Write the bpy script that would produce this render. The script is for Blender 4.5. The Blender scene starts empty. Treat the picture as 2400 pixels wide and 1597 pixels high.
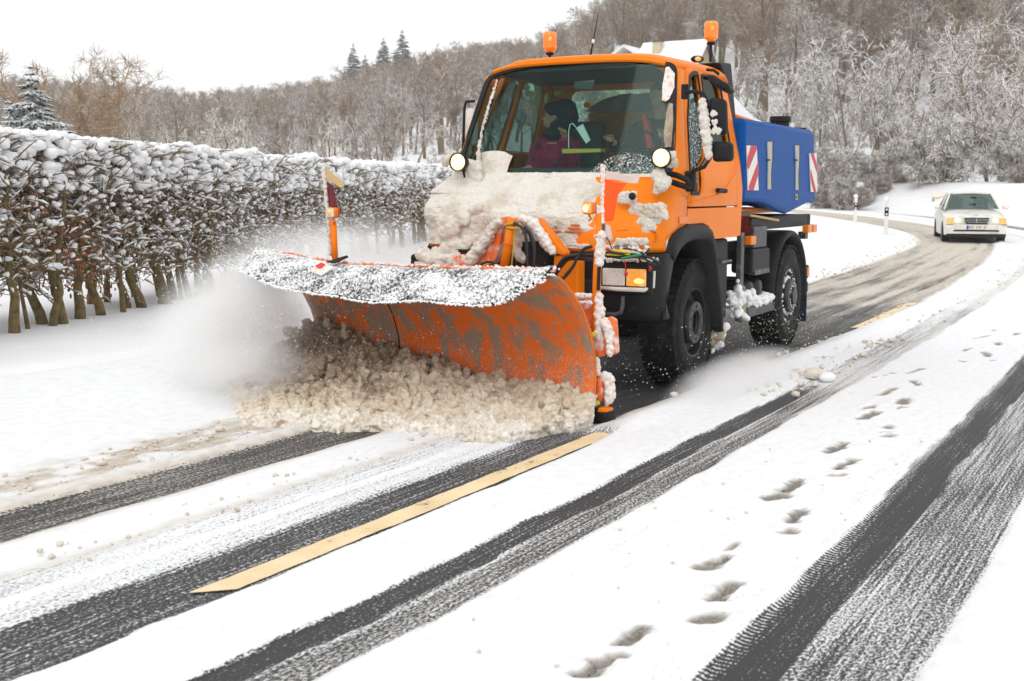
import bpy, bmesh, math, random
import numpy as np
from mathutils import Vector, Matrix
from mathutils.geometry import tessellate_polygon
rng=np.random.default_rng(7); random.seed(7)
R=math.radians
# ------------------------------------------------------------------ camera
FP=2835.5; PITCH=0.1230; CAMH=1.655; W,H=2400.,1597.
sc=bpy.context.scene
cd=bpy.data.cameras.new('camera'); cam=bpy.data.objects.new('camera',cd); sc.collection.objects.link(cam)
cam.location=(0,0,CAMH); cam.rotation_euler=(math.pi/2-PITCH,-0.0027,0)
cd.sensor_width=36; cd.lens=36*FP/W; cd.clip_start=.1; cd.clip_end=3000
cd.dof.use_dof=True; cd.dof.focus_distance=9.6; cd.dof.aperture_fstop=4.2
sc.camera=cam
# ------------------------------------------------------------------ overcast sky and soft sun
SUN_EL,SUN_ROT=R(48),R(200)
wd=bpy.data.worlds.new('World'); sc.world=wd; wd.use_nodes=True
nt=wd.node_tree; nt.nodes.clear()
sky=nt.nodes.new('ShaderNodeTexSky'); sky.sky_type='NISHITA'; sky.sun_disc=False
sky.sun_elevation=SUN_EL; sky.sun_rotation=SUN_ROT; sky.air_density=1.0; sky.dust_density=6.0; sky.ozone_density=1.0
hs=nt.nodes.new('ShaderNodeHueSaturation'); hs.inputs['Saturation'].default_value=.07
bgd=nt.nodes.new('ShaderNodeBackground'); bgd.inputs['Strength'].default_value=.15
wo=nt.nodes.new('ShaderNodeOutputWorld')
ov=nt.nodes.new('ShaderNodeMix'); ov.data_type='RGBA'; ov.inputs[0].default_value=.80; ov.inputs[7].default_value=(7.15,7.15,7.10,1)   # even cloud cover over the clear sky
nt.links.new(sky.outputs[0],hs.inputs['Color']); nt.links.new(hs.outputs[0],ov.inputs[6]); nt.links.new(ov.outputs[2],bgd.inputs['Color']); nt.links.new(bgd.outputs[0],wo.inputs['Surface'])
sl=bpy.data.lights.new('sun','SUN'); sl.energy=.5; sl.angle=R(25); sl.color=(1,.97,.93)
so=bpy.data.objects.new('sun',sl); sc.collection.objects.link(so)
# light comes from behind the camera, high
sd=Vector((math.sin(SUN_ROT)*math.cos(SUN_EL),math.cos(SUN_ROT)*math.cos(SUN_EL),math.sin(SUN_EL)))
so.rotation_euler=sd.to_track_quat('Z','Y').to_euler()
vs=sc.view_settings; vs.view_transform='Standard'; vs.look='None'; vs.gamma=1; vs.exposure=.12
try: vs.use_curve_mapping=False
except: pass
sc.render.engine='CYCLES'
sc.cycles.volume_step_rate=3.0; sc.cycles.volume_max_steps=64; sc.cycles.transparent_max_bounces=24
sc.cycles.max_bounces=8; sc.cycles.volume_bounces=6
# ------------------------------------------------------------------ helpers
C=sc.collection
cP,sP=math.cos(PITCH),math.sin(PITCH)
def ray(px,py):
    a=(px-W/2)/FP; b=-(py-H/2)/FP
    return np.array([a,cP+b*sP,-sP+b*cP])
CP=np.array([0,0,CAMH])
TX,TY,TH=.679,10.813,-2.054
TF=np.array([math.cos(TH),math.sin(TH),0]); TL=np.array([-math.sin(TH),math.cos(TH),0]); TO=np.array([TX,TY,0])
def loc(P): Q=P-TO; return np.array([Q@TF,Q@TL,Q[2]])
def FX(px,py,x):      # point measured on the truck's plane x (forward)
    d=ray(px,py); t=(x-(CP-TO)@TF)/(d@TF); return tuple(loc(CP+t*d))
def SY(px,py,y):      # point measured on the truck's side plane y
    d=ray(px,py); t=(y-(CP-TO)@TL)/(d@TL); return tuple(loc(CP+t*d))
def GR(px,py,z=0):
    d=ray(px,py); t=(z-CAMH)/d[2]; return tuple(CP+t*d)
def tag(o,label=None,cat=None,group=None,kind=None):
    if label: o['label']=label
    if cat: o['category']=cat
    if group: o['group']=group
    if kind: o['kind']=kind
    return o
def empty(name,loc=(0,0,0),rz=0,label=None,cat=None,group=None,parent=None):
    o=bpy.data.objects.new(name,None); C.objects.link(o); o.location=loc; o.rotation_euler=(0,0,rz)
    if parent: o.parent=parent
    return tag(o,label,cat,group)
class MB:
    def __init__(s): s.V=[];s.F=[];s.n=0;s.A=[]
    def add(s,v,f):
        v=np.asarray(v,float).reshape(-1,3); s.V.append(v)
        s.F.extend([tuple(int(i)+s.n for i in q) for q in f]); s.n+=len(v); return s
    def addnp(s,v,f):   # f: int array
        v=np.asarray(v,float).reshape(-1,3); s.V.append(v); s.A.append(np.asarray(f,int)+s.n); s.n+=len(v); return s
    def box(s,c,d,rot=None):
        x,y,z=[k/2 for k in d]
        v=np.array([(i,j,k) for i in (-x,x) for j in (-y,y) for k in (-z,z)])
        if rot is not None: v=v@np.array(rot.to_matrix() if hasattr(rot,'to_matrix') else rot).T
        return s.add(v+np.array(c),[(0,1,3,2),(4,6,7,5),(0,4,5,1),(2,3,7,6),(0,2,6,4),(1,5,7,3)])
    def tube(s,P,r,n=8,cap=True):
        P=[np.array(p,float) for p in P]; m=len(P); rr=[r]*m if np.isscalar(r) else list(r)
        vs=[];T=[]
        for i in range(m):
            a=P[max(i-1,0)]; b=P[min(i+1,m-1)]; t=b-a; T.append(t/(np.linalg.norm(t)+1e-12))
        u=np.cross(T[0],[0,0,1]);
        if np.linalg.norm(u)<.1: u=np.cross(T[0],[1,0,0])
        u/=np.linalg.norm(u)
        for i in range(m):
            u=u-T[i]*(u@T[i]); u/=np.linalg.norm(u)+1e-12; w=np.cross(T[i],u)
            for k in range(n):
                a=2*math.pi*k/n; vs.append(P[i]+rr[i]*(math.cos(a)*u+math.sin(a)*w))
        f=[(i*n+k,i*n+(k+1)%n,(i+1)*n+(k+1)%n,(i+1)*n+k) for i in range(m-1) for k in range(n)]
        if cap: f+= [tuple(range(n))[::-1],tuple((m-1)*n+k for k in range(n))]
        return s.add(vs,f)
    def lathe(s,prof,c,axis='z',n=24,a0=0,a1=2*math.pi):   # prof: (r,h)
        full=abs(a1-a0-2*math.pi)<1e-6; k=n if full else n+1
        vs=[]
        for r,h in prof:
            for i in range(k):
                a=a0+(a1-a0)*i/n; x,y=r*math.cos(a),r*math.sin(a)
                vs.append({'z':(x,y,h),'y':(x,h,y),'x':(h,x,y)}[axis])
        f=[]
        for j in range(len(prof)-1):
            for i in range(n):
                i2=(i+1)%k if full else i+1
                f.append((j*k+i,j*k+i2,(j+1)*k+i2,(j+1)*k+i))
        return s.add(np.array(vs)+np.array(c),f)
    def grid(s,G,flip=False):
        G=np.asarray(G,float); a,b=G.shape[:2]
        i=np.arange(a-1)[:,None]*b+np.arange(b-1)[None]; i=i.ravel()
        f=np.stack([i,i+1,i+b+1,i+b],1)
        if flip: f=f[:,::-1]
        return s.addnp(G.reshape(-1,3),f)
    def prism(s,poly,fn,t):    # poly 2D, fn(a,b)->3D ; t 3D offset
        A=[np.array(fn(*p),float) for p in poly]; n=len(A); B=[a+np.array(t) for a in A]
        return s.add(A+B,[tuple(range(n))[::-1],tuple(range(n,2*n))]+[(i,(i+1)%n,n+(i+1)%n,n+i) for i in range(n)])
    def build(s,name,mat,parent=None,smooth=False,bevel=0,seg=2,solid=0,kind=None,label=None,angle=None,fixn=True,subsurf=0):
        me=bpy.data.meshes.new(name)
        V=np.concatenate(s.V) if s.V else np.zeros((0,3))
        F=list(s.F)
        for a in s.A: F.extend(a.tolist())
        me.from_pydata(V.tolist(),[],F)
        me.validate(clean_customdata=False)
        if fixn and len(F)<60000:
            bm=bmesh.new(); bm.from_mesh(me); bmesh.ops.recalc_face_normals(bm,faces=bm.faces); bm.to_mesh(me); bm.free()
        if mat: me.materials.append(mat)
        if smooth or angle:
            me.shade_smooth()
            if angle:
                try: me.set_sharp_from_angle(angle=R(angle))
                except: pass
        o=bpy.data.objects.new(name,me); C.objects.link(o)
        if parent: o.parent=parent
        if solid:
            m=o.modifiers.new('s','SOLIDIFY'); m.thickness=solid; m.offset=0
        if bevel:
            m=o.modifiers.new('b','BEVEL'); m.width=bevel; m.segments=seg; m.limit_method='ANGLE'; m.angle_limit=R(40); m.harden_normals=False
        if subsurf:
            m=o.modifiers.new('ss','SUBSURF'); m.levels=subsurf; m.render_levels=subsurf
        if kind: o['kind']=kind
        if label: o['label']=label
        return o
def fastmesh(name,V,F,mat,uv=None,col=None,smooth=True):   # V (n,3) F (m,4) arrays
    me=bpy.data.meshes.new(name); m=len(F); k=F.shape[1]
    me.vertices.add(len(V)); me.vertices.foreach_set('co',V.astype(np.float32).ravel())
    me.loops.add(m*k); me.loops.foreach_set('vertex_index',F.astype(np.int32).ravel())
    me.polygons.add(m); me.polygons.foreach_set('loop_start',np.arange(0,m*k,k,dtype=np.int32))
    try: me.polygons.foreach_set('loop_total',np.full(m,k,dtype=np.int32))
    except: pass
    me.polygons.foreach_set('use_smooth',np.full(m,smooth,dtype=bool))
    if uv is not None:
        u=me.uv_layers.new(name='UVMap'); u.data.foreach_set('uv',uv[F.ravel()].astype(np.float32).ravel())
    if col is not None:
        for nm,c in col.items():
            a=me.attributes.new(nm,'FLOAT','POINT'); a.data.foreach_set('value',c.astype(np.float32))
    me.update(calc_edges=True)
    if mat: me.materials.append(mat)
    o=bpy.data.objects.new(name,me); C.objects.link(o); return o
# vectorised value noise
def _h(i,j,k,seed):
    n=(i*73856093)^(j*19349663)^(k*83492791)^(seed*2654435761)
    n=(n^(n>>13))*1274126177; n=n^(n>>16); return (n&0xffffff)/float(0xffffff)
def vnoise(x,y,z=0,seed=0):
    x=np.asarray(x,float);y=np.asarray(y,float);z=np.zeros_like(x)+z
    xi=np.floor(x).astype(np.int64);yi=np.floor(y).astype(np.int64);zi=np.floor(z).astype(np.int64)
    fx,fy,fz=x-xi,y-yi,z-zi; fx=fx*fx*(3-2*fx);fy=fy*fy*(3-2*fy);fz=fz*fz*(3-2*fz)
    r=0
    for a in (0,1):
        for b in (0,1):
            for c in (0,1):
                r=r+_h(xi+a,yi+b,zi+c,seed)*(fx if a else 1-fx)*(fy if b else 1-fy)*(fz if c else 1-fz)
    return r
def fbm(x,y,z=0,o=4,seed=0):
    r=0;a=.5;t=0
    for i in range(o):
        r=r+a*vnoise(np.asarray(x)*2**i,np.asarray(y)*2**i,np.asarray(z)*2**i,seed+i);t+=a;a*=.5
    return r/t
def sst(a,b,x):
    t=np.clip((np.asarray(x,float)-a)/(b-a),0,1); return t*t*(3-2*t)
_ico={}
def ico(sub):
    if sub not in _ico:
        bm=bmesh.new(); bmesh.ops.create_icosphere(bm,subdivisions=sub,radius=1)
        _ico[sub]=(np.array([v.co[:] for v in bm.verts]),np.array([[v.index for v in f.verts] for f in bm.faces])); bm.free()
    return _ico[sub]
def blobs(mb,P,S,sub=1,jit=.25,flat=None):     # many lumpy blobs at once
    v,f=ico(sub); n=len(P); S=np.asarray(S,float)
    if S.ndim==1: S=np.stack([S,S,S],1)
    q=rng.normal(size=(n,1,1)); j=1+jit*rng.normal(size=(n,len(v),1))
    a=rng.uniform(0,6.28,n); ca,sa=np.cos(a)[:,None],np.sin(a)[:,None]
    vv=v[None]*j
    X=vv[:,:,0]*ca-vv[:,:,1]*sa; Y=vv[:,:,0]*sa+vv[:,:,1]*ca
    vv=np.stack([X,Y,vv[:,:,2]],2)*S[:,None,:]+np.asarray(P)[:,None,:]
    ff=f[None]+(np.arange(n)*len(v))[:,None,None]
    mb.addnp(vv.reshape(-1,3),ff.reshape(-1,3))
def segs(mb,A,B,ra,rb,n=3):     # many tapered prisms at once
    A=np.asarray(A,float);B=np.asarray(B,float);ra=np.asarray(ra,float);rb=np.asarray(rb,float)
    T=B-A; L=np.linalg.norm(T,axis=1,keepdims=True)+1e-9; T=T/L
    ref=np.where(np.abs(T[:,2:])>.92,np.array([[1,0,0.]]),np.array([[0,0,1.]]))
    U=np.cross(T,ref); U/=np.linalg.norm(U,axis=1,keepdims=True)+1e-9; Wv=np.cross(U,T)   # Wv points up
    vs=[]
    for end,r in ((A,ra),(B,rb)):
        for k in range(n):
            a=2*math.pi*k/n-math.pi/2
            vs.append(end+r[:,None]*(math.cos(a)*U+math.sin(a)*Wv))
    V=np.stack(vs,1); m=len(A); base=(np.arange(m)*2*n)[:,None]
    F=np.concatenate([base+np.array([[k,(k+1)%n,n+(k+1)%n,n+k]]) for k in range(n)],0)
    mb.addnp(V.reshape(-1,3),F)
# ------------------------------------------------------------------ materials
def mat(name,base=(.5,.5,.5),rough=.6,metal=0,emit=None,es=0,coat=0,noise=None,bump=None,alpha=None,trans=0,ior=1.45,spec=.5):
    m=bpy.data.materials.new(name); m.use_nodes=True; t=m.node_tree; b=t.nodes['Principled BSDF']
    b.inputs['Base Color'].default_value=(*base,1); b.inputs['Roughness'].default_value=rough; b.inputs['Metallic'].default_value=metal
    b.inputs['Coat Weight'].default_value=coat; b.inputs['Transmission Weight'].default_value=trans; b.inputs['IOR'].default_value=ior
    b.inputs['Specular IOR Level'].default_value=spec
    if emit: b.inputs['Emission Color'].default_value=(*emit,1); b.inputs['Emission Strength'].default_value=es
    if noise:   # (scale, colour2, lo, hi[, detail])
        m_mix(m,noise)
    if bump: m_bump(m,*bump)
    return m
def N(m,t): return m.node_tree.nodes.new(t)
def L(m,a,b): m.node_tree.links.new(a,b)
def coord(m,scale=(1,1,1)):
    tc=N(m,'ShaderNodeTexCoord'); mp=N(m,'ShaderNodeMapping'); mp.inputs['Scale'].default_value=scale
    L(m,tc.outputs['Object'],mp.inputs['Vector']); return mp.outputs[0]
def ntex(m,scale,detail=4,vec=None,rough=.6):
    n=N(m,'ShaderNodeTexNoise'); n.inputs['Scale'].default_value=scale; n.inputs['Detail'].default_value=detail; n.inputs['Roughness'].default_value=rough
    L(m,vec if vec is not None else coord(m),n.inputs['Vector']); return n.outputs['Fac']
def mrange(m,v,a,b,c=0,d=1,smooth=True):
    r=N(m,'ShaderNodeMapRange'); r.interpolation_type='SMOOTHSTEP' if smooth else 'LINEAR'
    for i,x in zip(range(1,5),(a,b,c,d)): r.inputs[i].default_value=x
    L(m,v,r.inputs[0]); return r.outputs[0]
def mixc(m,fac,a,b):
    x=N(m,'ShaderNodeMix'); x.data_type='RGBA'
    if hasattr(fac,'links'): L(m,fac,x.inputs[0])
    else: x.inputs[0].default_value=fac
    for v,i in ((a,6),(b,7)):
        if hasattr(v,'links'): L(m,v,x.inputs[i])
        else: x.inputs[i].default_value=(*v,1)
    return x.outputs[2]
def mth(m,op,a,b=0.,clamp=False):
    x=N(m,'ShaderNodeMath'); x.operation=op; x.use_clamp=clamp
    for v,i in ((a,0),(b,1)):
        if hasattr(v,'links'): L(m,v,x.inputs[i])
        else: x.inputs[i].default_value=v
    return x.outputs[0]
def bsdf(m): return m.node_tree.nodes['Principled BSDF']
def m_mix(m,noise):
    sc_,c2,lo,hi=noise[:4]; b=bsdf(m); c1=tuple(b.inputs['Base Color'].default_value)[:3]
    f=mrange(m,ntex(m,sc_,noise[4] if len(noise)>4 else 5),lo,hi)
    L(m,mixc(m,f,c1,c2),b.inputs['Base Color'])
def m_bump(m,scale,strength,dist=.01,detail=5):
    bp=N(m,'ShaderNodeBump'); bp.inputs['Strength'].default_value=strength; bp.inputs['Distance'].default_value=dist
    L(m,ntex(m,scale,detail),bp.inputs['Height']); L(m,bp.outputs[0],bsdf(m).inputs['Normal'])
def upfac(m,lo,hi):       # 0..1 by how far the surface faces up
    g=N(m,'ShaderNodeNewGeometry'); s=N(m,'ShaderNodeSeparateXYZ'); L(m,g.outputs['Normal'],s.inputs[0])
    return mrange(m,s.outputs[2],lo,hi)
M={}
SN=(.86,.87,.885)
M['snow']=mat('fresh_snow',SN,.75,bump=(9,.15,.03),noise=(1.3,(.80,.815,.84),.4,.75))
M['snow_lump']=mat('clumped_snow',(.88,.885,.895),.75,bump=(40,.3,.01))
M['dirty_snow']=mat('dirty_snow',(.74,.68,.585),.8,noise=(7,(.52,.43,.32),.5,.72,8),bump=(60,.7,.012,8))
M['crust']=mat('caked_snow',(.80,.745,.665),.8,noise=(5,(.60,.51,.40),.50,.72,12),bump=(120,1.0,.012,8))
b_=bsdf(M['crust']); L(M['crust'],mixc(M['crust'],mrange(M['crust'],ntex(M['crust'],75,6,None,.7),.50,.66,0,.55),mixc(M['crust'],mrange(M['crust'],ntex(M['crust'],4.5,8,None,.65),.44,.68),(.85,.81,.745),(.67,.59,.48)),(.56,.46,.35)),b_.inputs['Base Color'])
M['crust_white']=mat('white_caked_snow',(.82,.78,.74),.8,noise=(30,(.80,.42,.28),.50,.70,6),bump=(60,.7,.012,8))
# slush: pale crumbs over brown wet snow
def slushmat(name,a,b,c):
    m=mat(name,a,.65); bb=bsdf(m)
    f1=mrange(m,ntex(m,4,6),.40,.66); f2=mrange(m,ntex(m,38,6),.50,.72)
    L(m,mixc(m,f2,mixc(m,f1,a,b),c),bb.inputs['Base Color'])
    m_bump(m,55,.8,.012,8); return m
M['slush']=slushmat('ploughed_slush',(.80,.73,.62),(.60,.50,.37),(.42,.33,.22))
M['slush_dark']=slushmat('wet_brown_slush',(.42,.34,.25),(.27,.21,.15),(.50,.42,.32))
M['slush_white']=slushmat('pale_slush',(.86,.82,.74),(.77,.69,.57),(.62,.52,.38))
def paint(name,base,rough=.35,dirt=None,thr=(.52,.75),scale=3):
    m=mat(name,base,rough,coat=.03,spec=.16); bb=bsdf(m)
    d=mixc(m,mth(m,'MULTIPLY',mrange(m,ntex(m,scale,6,coord(m,(1,1,.35))),*thr),.55),base,dirt or tuple(k*.7+.05 for k in base))
    L(m,d,bb.inputs['Base Color']); return m
M['orange']=paint('orange_paint',(.88,.215,.003),.40,(.70,.19,.01),(.60,.85))
M['orange_dark']=paint('worn_orange_paint',(.80,.17,.012),.5,(.35,.17,.08),(.45,.6),12)
M['blue']=paint('blue_plastic',(.0005,.070,.30),.42,(.015,.12,.33),(.55,.85),4); bsdf(M['blue']).inputs['Specular IOR Level'].default_value=.06; bsdf(M['blue']).inputs['Coat Weight'].default_value=.02
M['slotm']=mat('weathered_slot_bar',(.46,.43,.38),.6)
M['black']=mat('black_plastic',(.012,.0125,.013),.55,spec=.25,bump=(80,.15,.004),noise=(14,(.045,.042,.038),.58,.8))
M['grey']=mat('grey_metal',(.075,.078,.082),.55,metal=.2,noise=(9,(.22,.21,.19),.5,.8))
M['rubber']=mat('tyre_rubber',(.012,.0122,.0125),.75,spec=.25,noise=(7,(.045,.044,.042),.5,.8),bump=(90,.2,.004))
M['dark']=mat('dark_underside',(.012,.012,.013),.8)
M['rimmat']=mat('black_rim',(.022,.022,.023),.42,metal=.2,noise=(12,(.07,.067,.06),.55,.8))
M['chrome']=mat('bright_metal',(.6,.6,.6),.25,metal=1)
M['white_plate']=mat('reflective_white',(.78,.74,.70),.5)
M['red_plate']=mat('reflective_red',(.55,.025,.03),.5)
M['lamp_on']=mat('lit_lamp_lens',(.9,.75,.5),.2,emit=(1,.74,.38),es=.9)
M['lamp_core']=mat('lamp_filament_glow',(1,.95,.8),.2,emit=(1,.90,.66),es=3)
M['amber_on']=mat('lit_amber_lens',(.80,.33,.05),.3,emit=(1,.36,.03),es=.35,noise=(30,(.75,.55,.30),.45,.65))
M['amber_core']=mat('amber_filament_glow',(1,.6,.1),.25,emit=(1,.60,.16),es=2.2)
M['amber']=mat('amber_plastic',(.82,.20,.004),.3,coat=.1,spec=.3)
M['beacon']=mat('orange_beacon_plastic',(.95,.24,.006),.15,coat=.8,emit=(1,.22,.0),es=.10)
M['lens']=mat('clear_lens',(.75,.68,.55),.15,coat=.8)
M['red']=mat('red_plastic',(.75,.02,.02),.35)
M['flag']=mat('fluorescent_orange_cloth',(1.0,.085,.003),.7,emit=(1,.07,0),es=.22)  # slight emission added so the cloth glows like fluorescent dye
M['maroon']=mat('wet_red_cloth',(.13,.015,.03),.7,noise=(60,(.30,.12,.12),.6,.75))
M['pinkcloth']=mat('pale_frozen_cloth',(.70,.55,.50),.8)
M['tan']=mat('tan_cloth',(.62,.42,.20),.75)
M['hose']=mat('black_hose',(.02,.02,.022),.4)
M['ywire']=mat('yellow_wire',(.75,.55,.03),.45); M['gwire']=mat('green_wire',(.02,.28,.10),.45)
M['bark']=mat('hedge_bark',(.20,.145,.055),.85,noise=(14,(.08,.06,.033),.4,.7),bump=(50,.8,.01))
M['twig']=mat('hedge_twig',(.19,.125,.052),.85)
M['leaf']=mat('dry_brown_leaf',(.36,.12,.035),.75,noise=(3,(.22,.075,.03),.4,.6))
M['skin']=mat('skin',(.50,.27,.17),.5); M['skin'].diffuse_color=(.5,.3,.2,1)
M['cloth_dark']=mat('dark_cloth',(.018,.022,.032),.85); M['cloth_red']=mat('magenta_jacket',(.35,.012,.07),.8,noise=(15,(.10,.02,.09),.5,.65))
M['hair']=mat('brown_hair',(.05,.032,.02),.7)
M['interior']=mat('cab_trim',(.06,.07,.07),.7); M['yellow']=mat('yellow_board',(.55,.42,.06),.6); M['paper']=mat('pale_plastic',(.62,.72,.68),.6)
def glassmat(name,tint,refl=.38,gc=(.75,1,.95)):
    m=bpy.data.materials.new(name); m.use_nodes=True; t=m.node_tree; t.nodes.clear()
    o=N(m,'ShaderNodeOutputMaterial'); tr=N(m,'ShaderNodeBsdfTransparent'); tr.inputs[0].default_value=(*tint,1)
    g=N(m,'ShaderNodeBsdfGlossy'); g.inputs['Roughness'].default_value=.03; g.inputs[0].default_value=(*gc,1)
    fr=N(m,'ShaderNodeFresnel'); fr.inputs[0].default_value=1.5
    mx=N(m,'ShaderNodeMixShader'); L(m,mth(m,'MULTIPLY',fr.outputs[0],refl),mx.inputs[0]); L(m,tr.outputs[0],mx.inputs[1]); L(m,g.outputs[0],mx.inputs[2])
    L(m,mx.outputs[0],o.inputs[0]); return m
M['glass']=glassmat('green_tinted_glass',(.62,.82,.78)); M['glass_dark']=glassmat('dark_side_glass',(.30,.42,.40)); 
M['carglass']=glassmat('car_window_glass',(.55,.60,.58),.5,(.9,1,1))
M['carwhite']=mat('white_car_paint',(.76,.75,.70),.35,coat=.2,noise=(3,(.55,.49,.38),.45,.75))
M['cream']=mat('cream_render',(.62,.54,.36),.8); M['eave']=mat('dark_wood',(.12,.09,.06),.8)
M['fencewood']=mat('weathered_wood',(.20,.16,.10),.85)
def snowy(name,c1,c2,lo,hi,keep=.0,snow=(.84,.85,.87),ns=3.0,n1=.35,n2=.6):   # bark or needles that carry snow where they face up
    m=mat(name,c1,.85); bb=bsdf(m)
    oi=N(m,'ShaderNodeObjectInfo')
    base=mixc(m,oi.outputs['Random'],c1,c2)
    up=upfac(m,lo,hi); nz=mrange(m,ntex(m,ns,3),n1,n2)
    L(m,mixc(m,mth(m,'MULTIPLY',up,mth(m,'MAXIMUM',nz,keep)),base,snow),bb.inputs['Base Color']); return m
M['tree_heavy']=snowy('bark_under_heavy_snow',(.20,.155,.095),(.27,.19,.11),-.25,.25,.90)
M['tree_light']=snowy('bark_with_light_snow',(.20,.140,.090),(.27,.18,.11),.35,.8,.15,n1=.42,n2=.62)
M['tree_mid']=snowy('bark_with_snow',(.19,.14,.10),(.26,.185,.12),.15,.6,.55)
M['tree_gold']=snowy('golden_brown_bark',(.33,.215,.11),(.27,.18,.10),.45,.85,.25)
M['trunkmat']=snowy('tree_trunk_bark',(.14,.105,.065),(.19,.14,.09),.10,.5,.4)
M['needles']=snowy('dark_green_needles',(.018,.040,.028),(.025,.048,.035),.25,.6,.75,ns=2)
M['needles_far']=snowy('blue_green_needles',(.035,.065,.060),(.03,.055,.045),.40,.8,.3,ns=2)
HAZE=.0005
# ------------------------------------------------------------------ terrain
CX,CY,R0=-375.406,218.275,430.77
PH0=math.atan2(-CY,375.0)
def to_sv(x,y):
    dx=np.asarray(x,float)-CX; dy=np.asarray(y,float)-CY
    return (np.arctan2(dy,dx)-PH0)*R0, np.hypot(dx,dy)-R0
def bend(s): return np.maximum(0,np.asarray(s)-34)**2/56.
def to_xy(s,v):
    a=np.asarray(s)/R0+PH0; r=R0+np.asarray(v); return CX+r*np.cos(a),CY+r*np.sin(a)
SKT=lambda px:np.interp(px,[-600,0,300,450,600,700,815,900,980,1100,1260,1350,1420,1500],[195,205,212,222,218,200,180,152,136,112,94,52,5,-400])
SKYX=[-600,0,300,450,600,700,815,900,980,1100,1260,1350,1420,1500,1800,2400,3000]
SKYY=[330,325,325,330,325,310,280,262,240,215,192,155,118,78,0,-110,-180]
def ground_z(x,y):
    x=np.asarray(x,float);y=np.asarray(y,float)
    D=np.hypot(x,y); s,v=to_sv(x,y); vv=v+bend(s)
    z=.19*(np.clip(D-22,0,26)/14.5)**1.5+.012*np.clip(D-48,0,60)
    z=z+.27*sst(-2.2,-5.0,vv)*1.0
    z=z+1.15*sst(43,58,D)*sst(3.6,8.5,vv)
    z=z+.10*sst(2.9,5.5,vv)
    z=z+.25*sst(46,60,D)
    px=1200+2835*x/np.maximum(y,8)
    sl=(448-np.interp(px,SKYX,SKYY))/2835.
    t=np.clip((D-78)/185.,0,1.25)
    z=z+np.where(y>20,1,0)*sl*262*t**1.25
    z=z+(fbm(x*.06,y*.06,0,3,5)-.5)*2.2*sst(60,120,D)
    z=z+(fbm(x*.5,y*.5,0,3,9)-.5)*.07*sst(3.2,5.5,np.abs(vv))
    return z
def axis(parts):
    o=[]
    for a,b,n in parts: o+=list(np.linspace(a,b,n,endpoint=False))
    return np.array(o+[parts[-1][1]])
S_=axis([(-60,0,20),(0,60,130),(60,150,60),(150,700,60)])
V_=axis([(-420,-60,30),(-60,-15,30),(-15,-4.5,42),(-4.5,-4.2,1),(-4.2,5.2,4),(5.2,5.5,1),(5.5,16,30),(16,60,25),(60,450,30)])
SS,VV=np.meshgrid(S_,V_,indexing='ij'); VW=VV-np.where(np.abs(VV)<60,bend(np.clip(SS,0,75)),bend(np.clip(SS,0,75))*np.clip((200-np.abs(VV))/140,0,1))
GX,GY=to_xy(SS,VW); GZ=ground_z(GX,GY)
inside=(VV>-4.35)&(VV<5.35)&(SS>-1)&(SS<62)
GZ=GZ-np.where(inside,.35,0)
def gfaces(a,b):
    i=(np.arange(a-1)[:,None]*b+np.arange(b-1)[None]).ravel(); return np.stack([i,i+b,i+b+1,i+1],1)
tag(fastmesh('snow_field',np.stack([GX,GY,GZ],2).reshape(-1,3),gfaces(*GX.shape),M['snow']),kind='structure')
hz_m=bpy.data.materials.new('winter_haze'); hz_m.use_nodes=True; hz_m.node_tree.nodes.clear(); o_=N(hz_m,'ShaderNodeOutputMaterial'); pv=N(hz_m,'ShaderNodeVolumePrincipled'); pv.inputs['Density'].default_value=HAZE; pv.inputs['Color'].default_value=(.97,.98,1,1); L(hz_m,pv.outputs[0],o_.inputs['Volume'])
g_=MB(); g_.box((0,200,44),(1700,1700,108)); tag(g_.build('haze',hz_m),kind='stuff')
# ------------------------------------------------------------------ the road: asphalt, packed snow, wheel tracks, footprints
s1=[1.2]
while s1[-1]<61: s1.append(s1[-1]+max(.016,.0052*max(s1[-1],2)))
s1=np.array(s1)
v1=axis([(-4.5,-2.4,42),(-2.4,3.2,240),(3.2,5.5,40)])
S2,V2=np.meshgrid(s1,v1,indexing='ij'); RX,RY=to_xy(S2,V2-bend(S2)); RD=np.hypot(RX,RY)
def band(a,b,w=.03): return sst(a-w,a+w,V2w)*(1-sst(b-w,b+w,V2w))
wob=(fbm(S2*.9,V2*0,0,3,21)-.5)
V2w=V2+(fbm(S2*3,V2*6,0,3,3)-.5)*.045+wob*.06
wet=np.zeros_like(V2); m=np.ones_like(V2); dirt=np.zeros_like(V2); hgt=np.zeros_like(V2)
def setb(a,b,val,w=.03,where=1.0):
    global m; k=band(a,b,w)*where; m=m*(1-k)+val*k
ahead=1-sst(8.3,8.9,RY+.55*(V2+1)*.6)      # part of the road the plough has not reached
done=1-ahead
setb(-2.3,-1.95,.86,.1,ahead); dirt+=.85*sst(.40,.62,fbm(S2*4,V2*9,0,4,62))*band(-2.5,-1.95,.12)*ahead+.15*band(-2.5,-1.95,.12)*ahead
dirt+=.35*band(-1.95,-1.78,.06)*ahead; hgt+=.035*np.exp(-((V2w+1.88)/.07)**2)*ahead
setb(-1.79,-1.34,.40,.035,ahead); dirt+=.7*band(-1.82,-1.3,.05)*ahead
setb(-.88,-.36,.72,.08,ahead); dirt+=.45*np.exp(-((V2w+.86)/.06)**2)*ahead
setb(-.62,-.56,.97,.02,ahead)
setb(-.37,.09,.36,.05,ahead)
setb(.59,.775,.28,.016,1-.0*done); setb(.775,.98,.47,.02); dirt+=.35*band(.79,.98,.03)
setb(.765,.79,.62,.008)
setb(1.90,2.06,.86,.05); setb(2.05,2.30,.25,.016); setb(2.30,2.72,.50,.02); dirt+=.15*band(2.3,2.75,.05)
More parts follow.
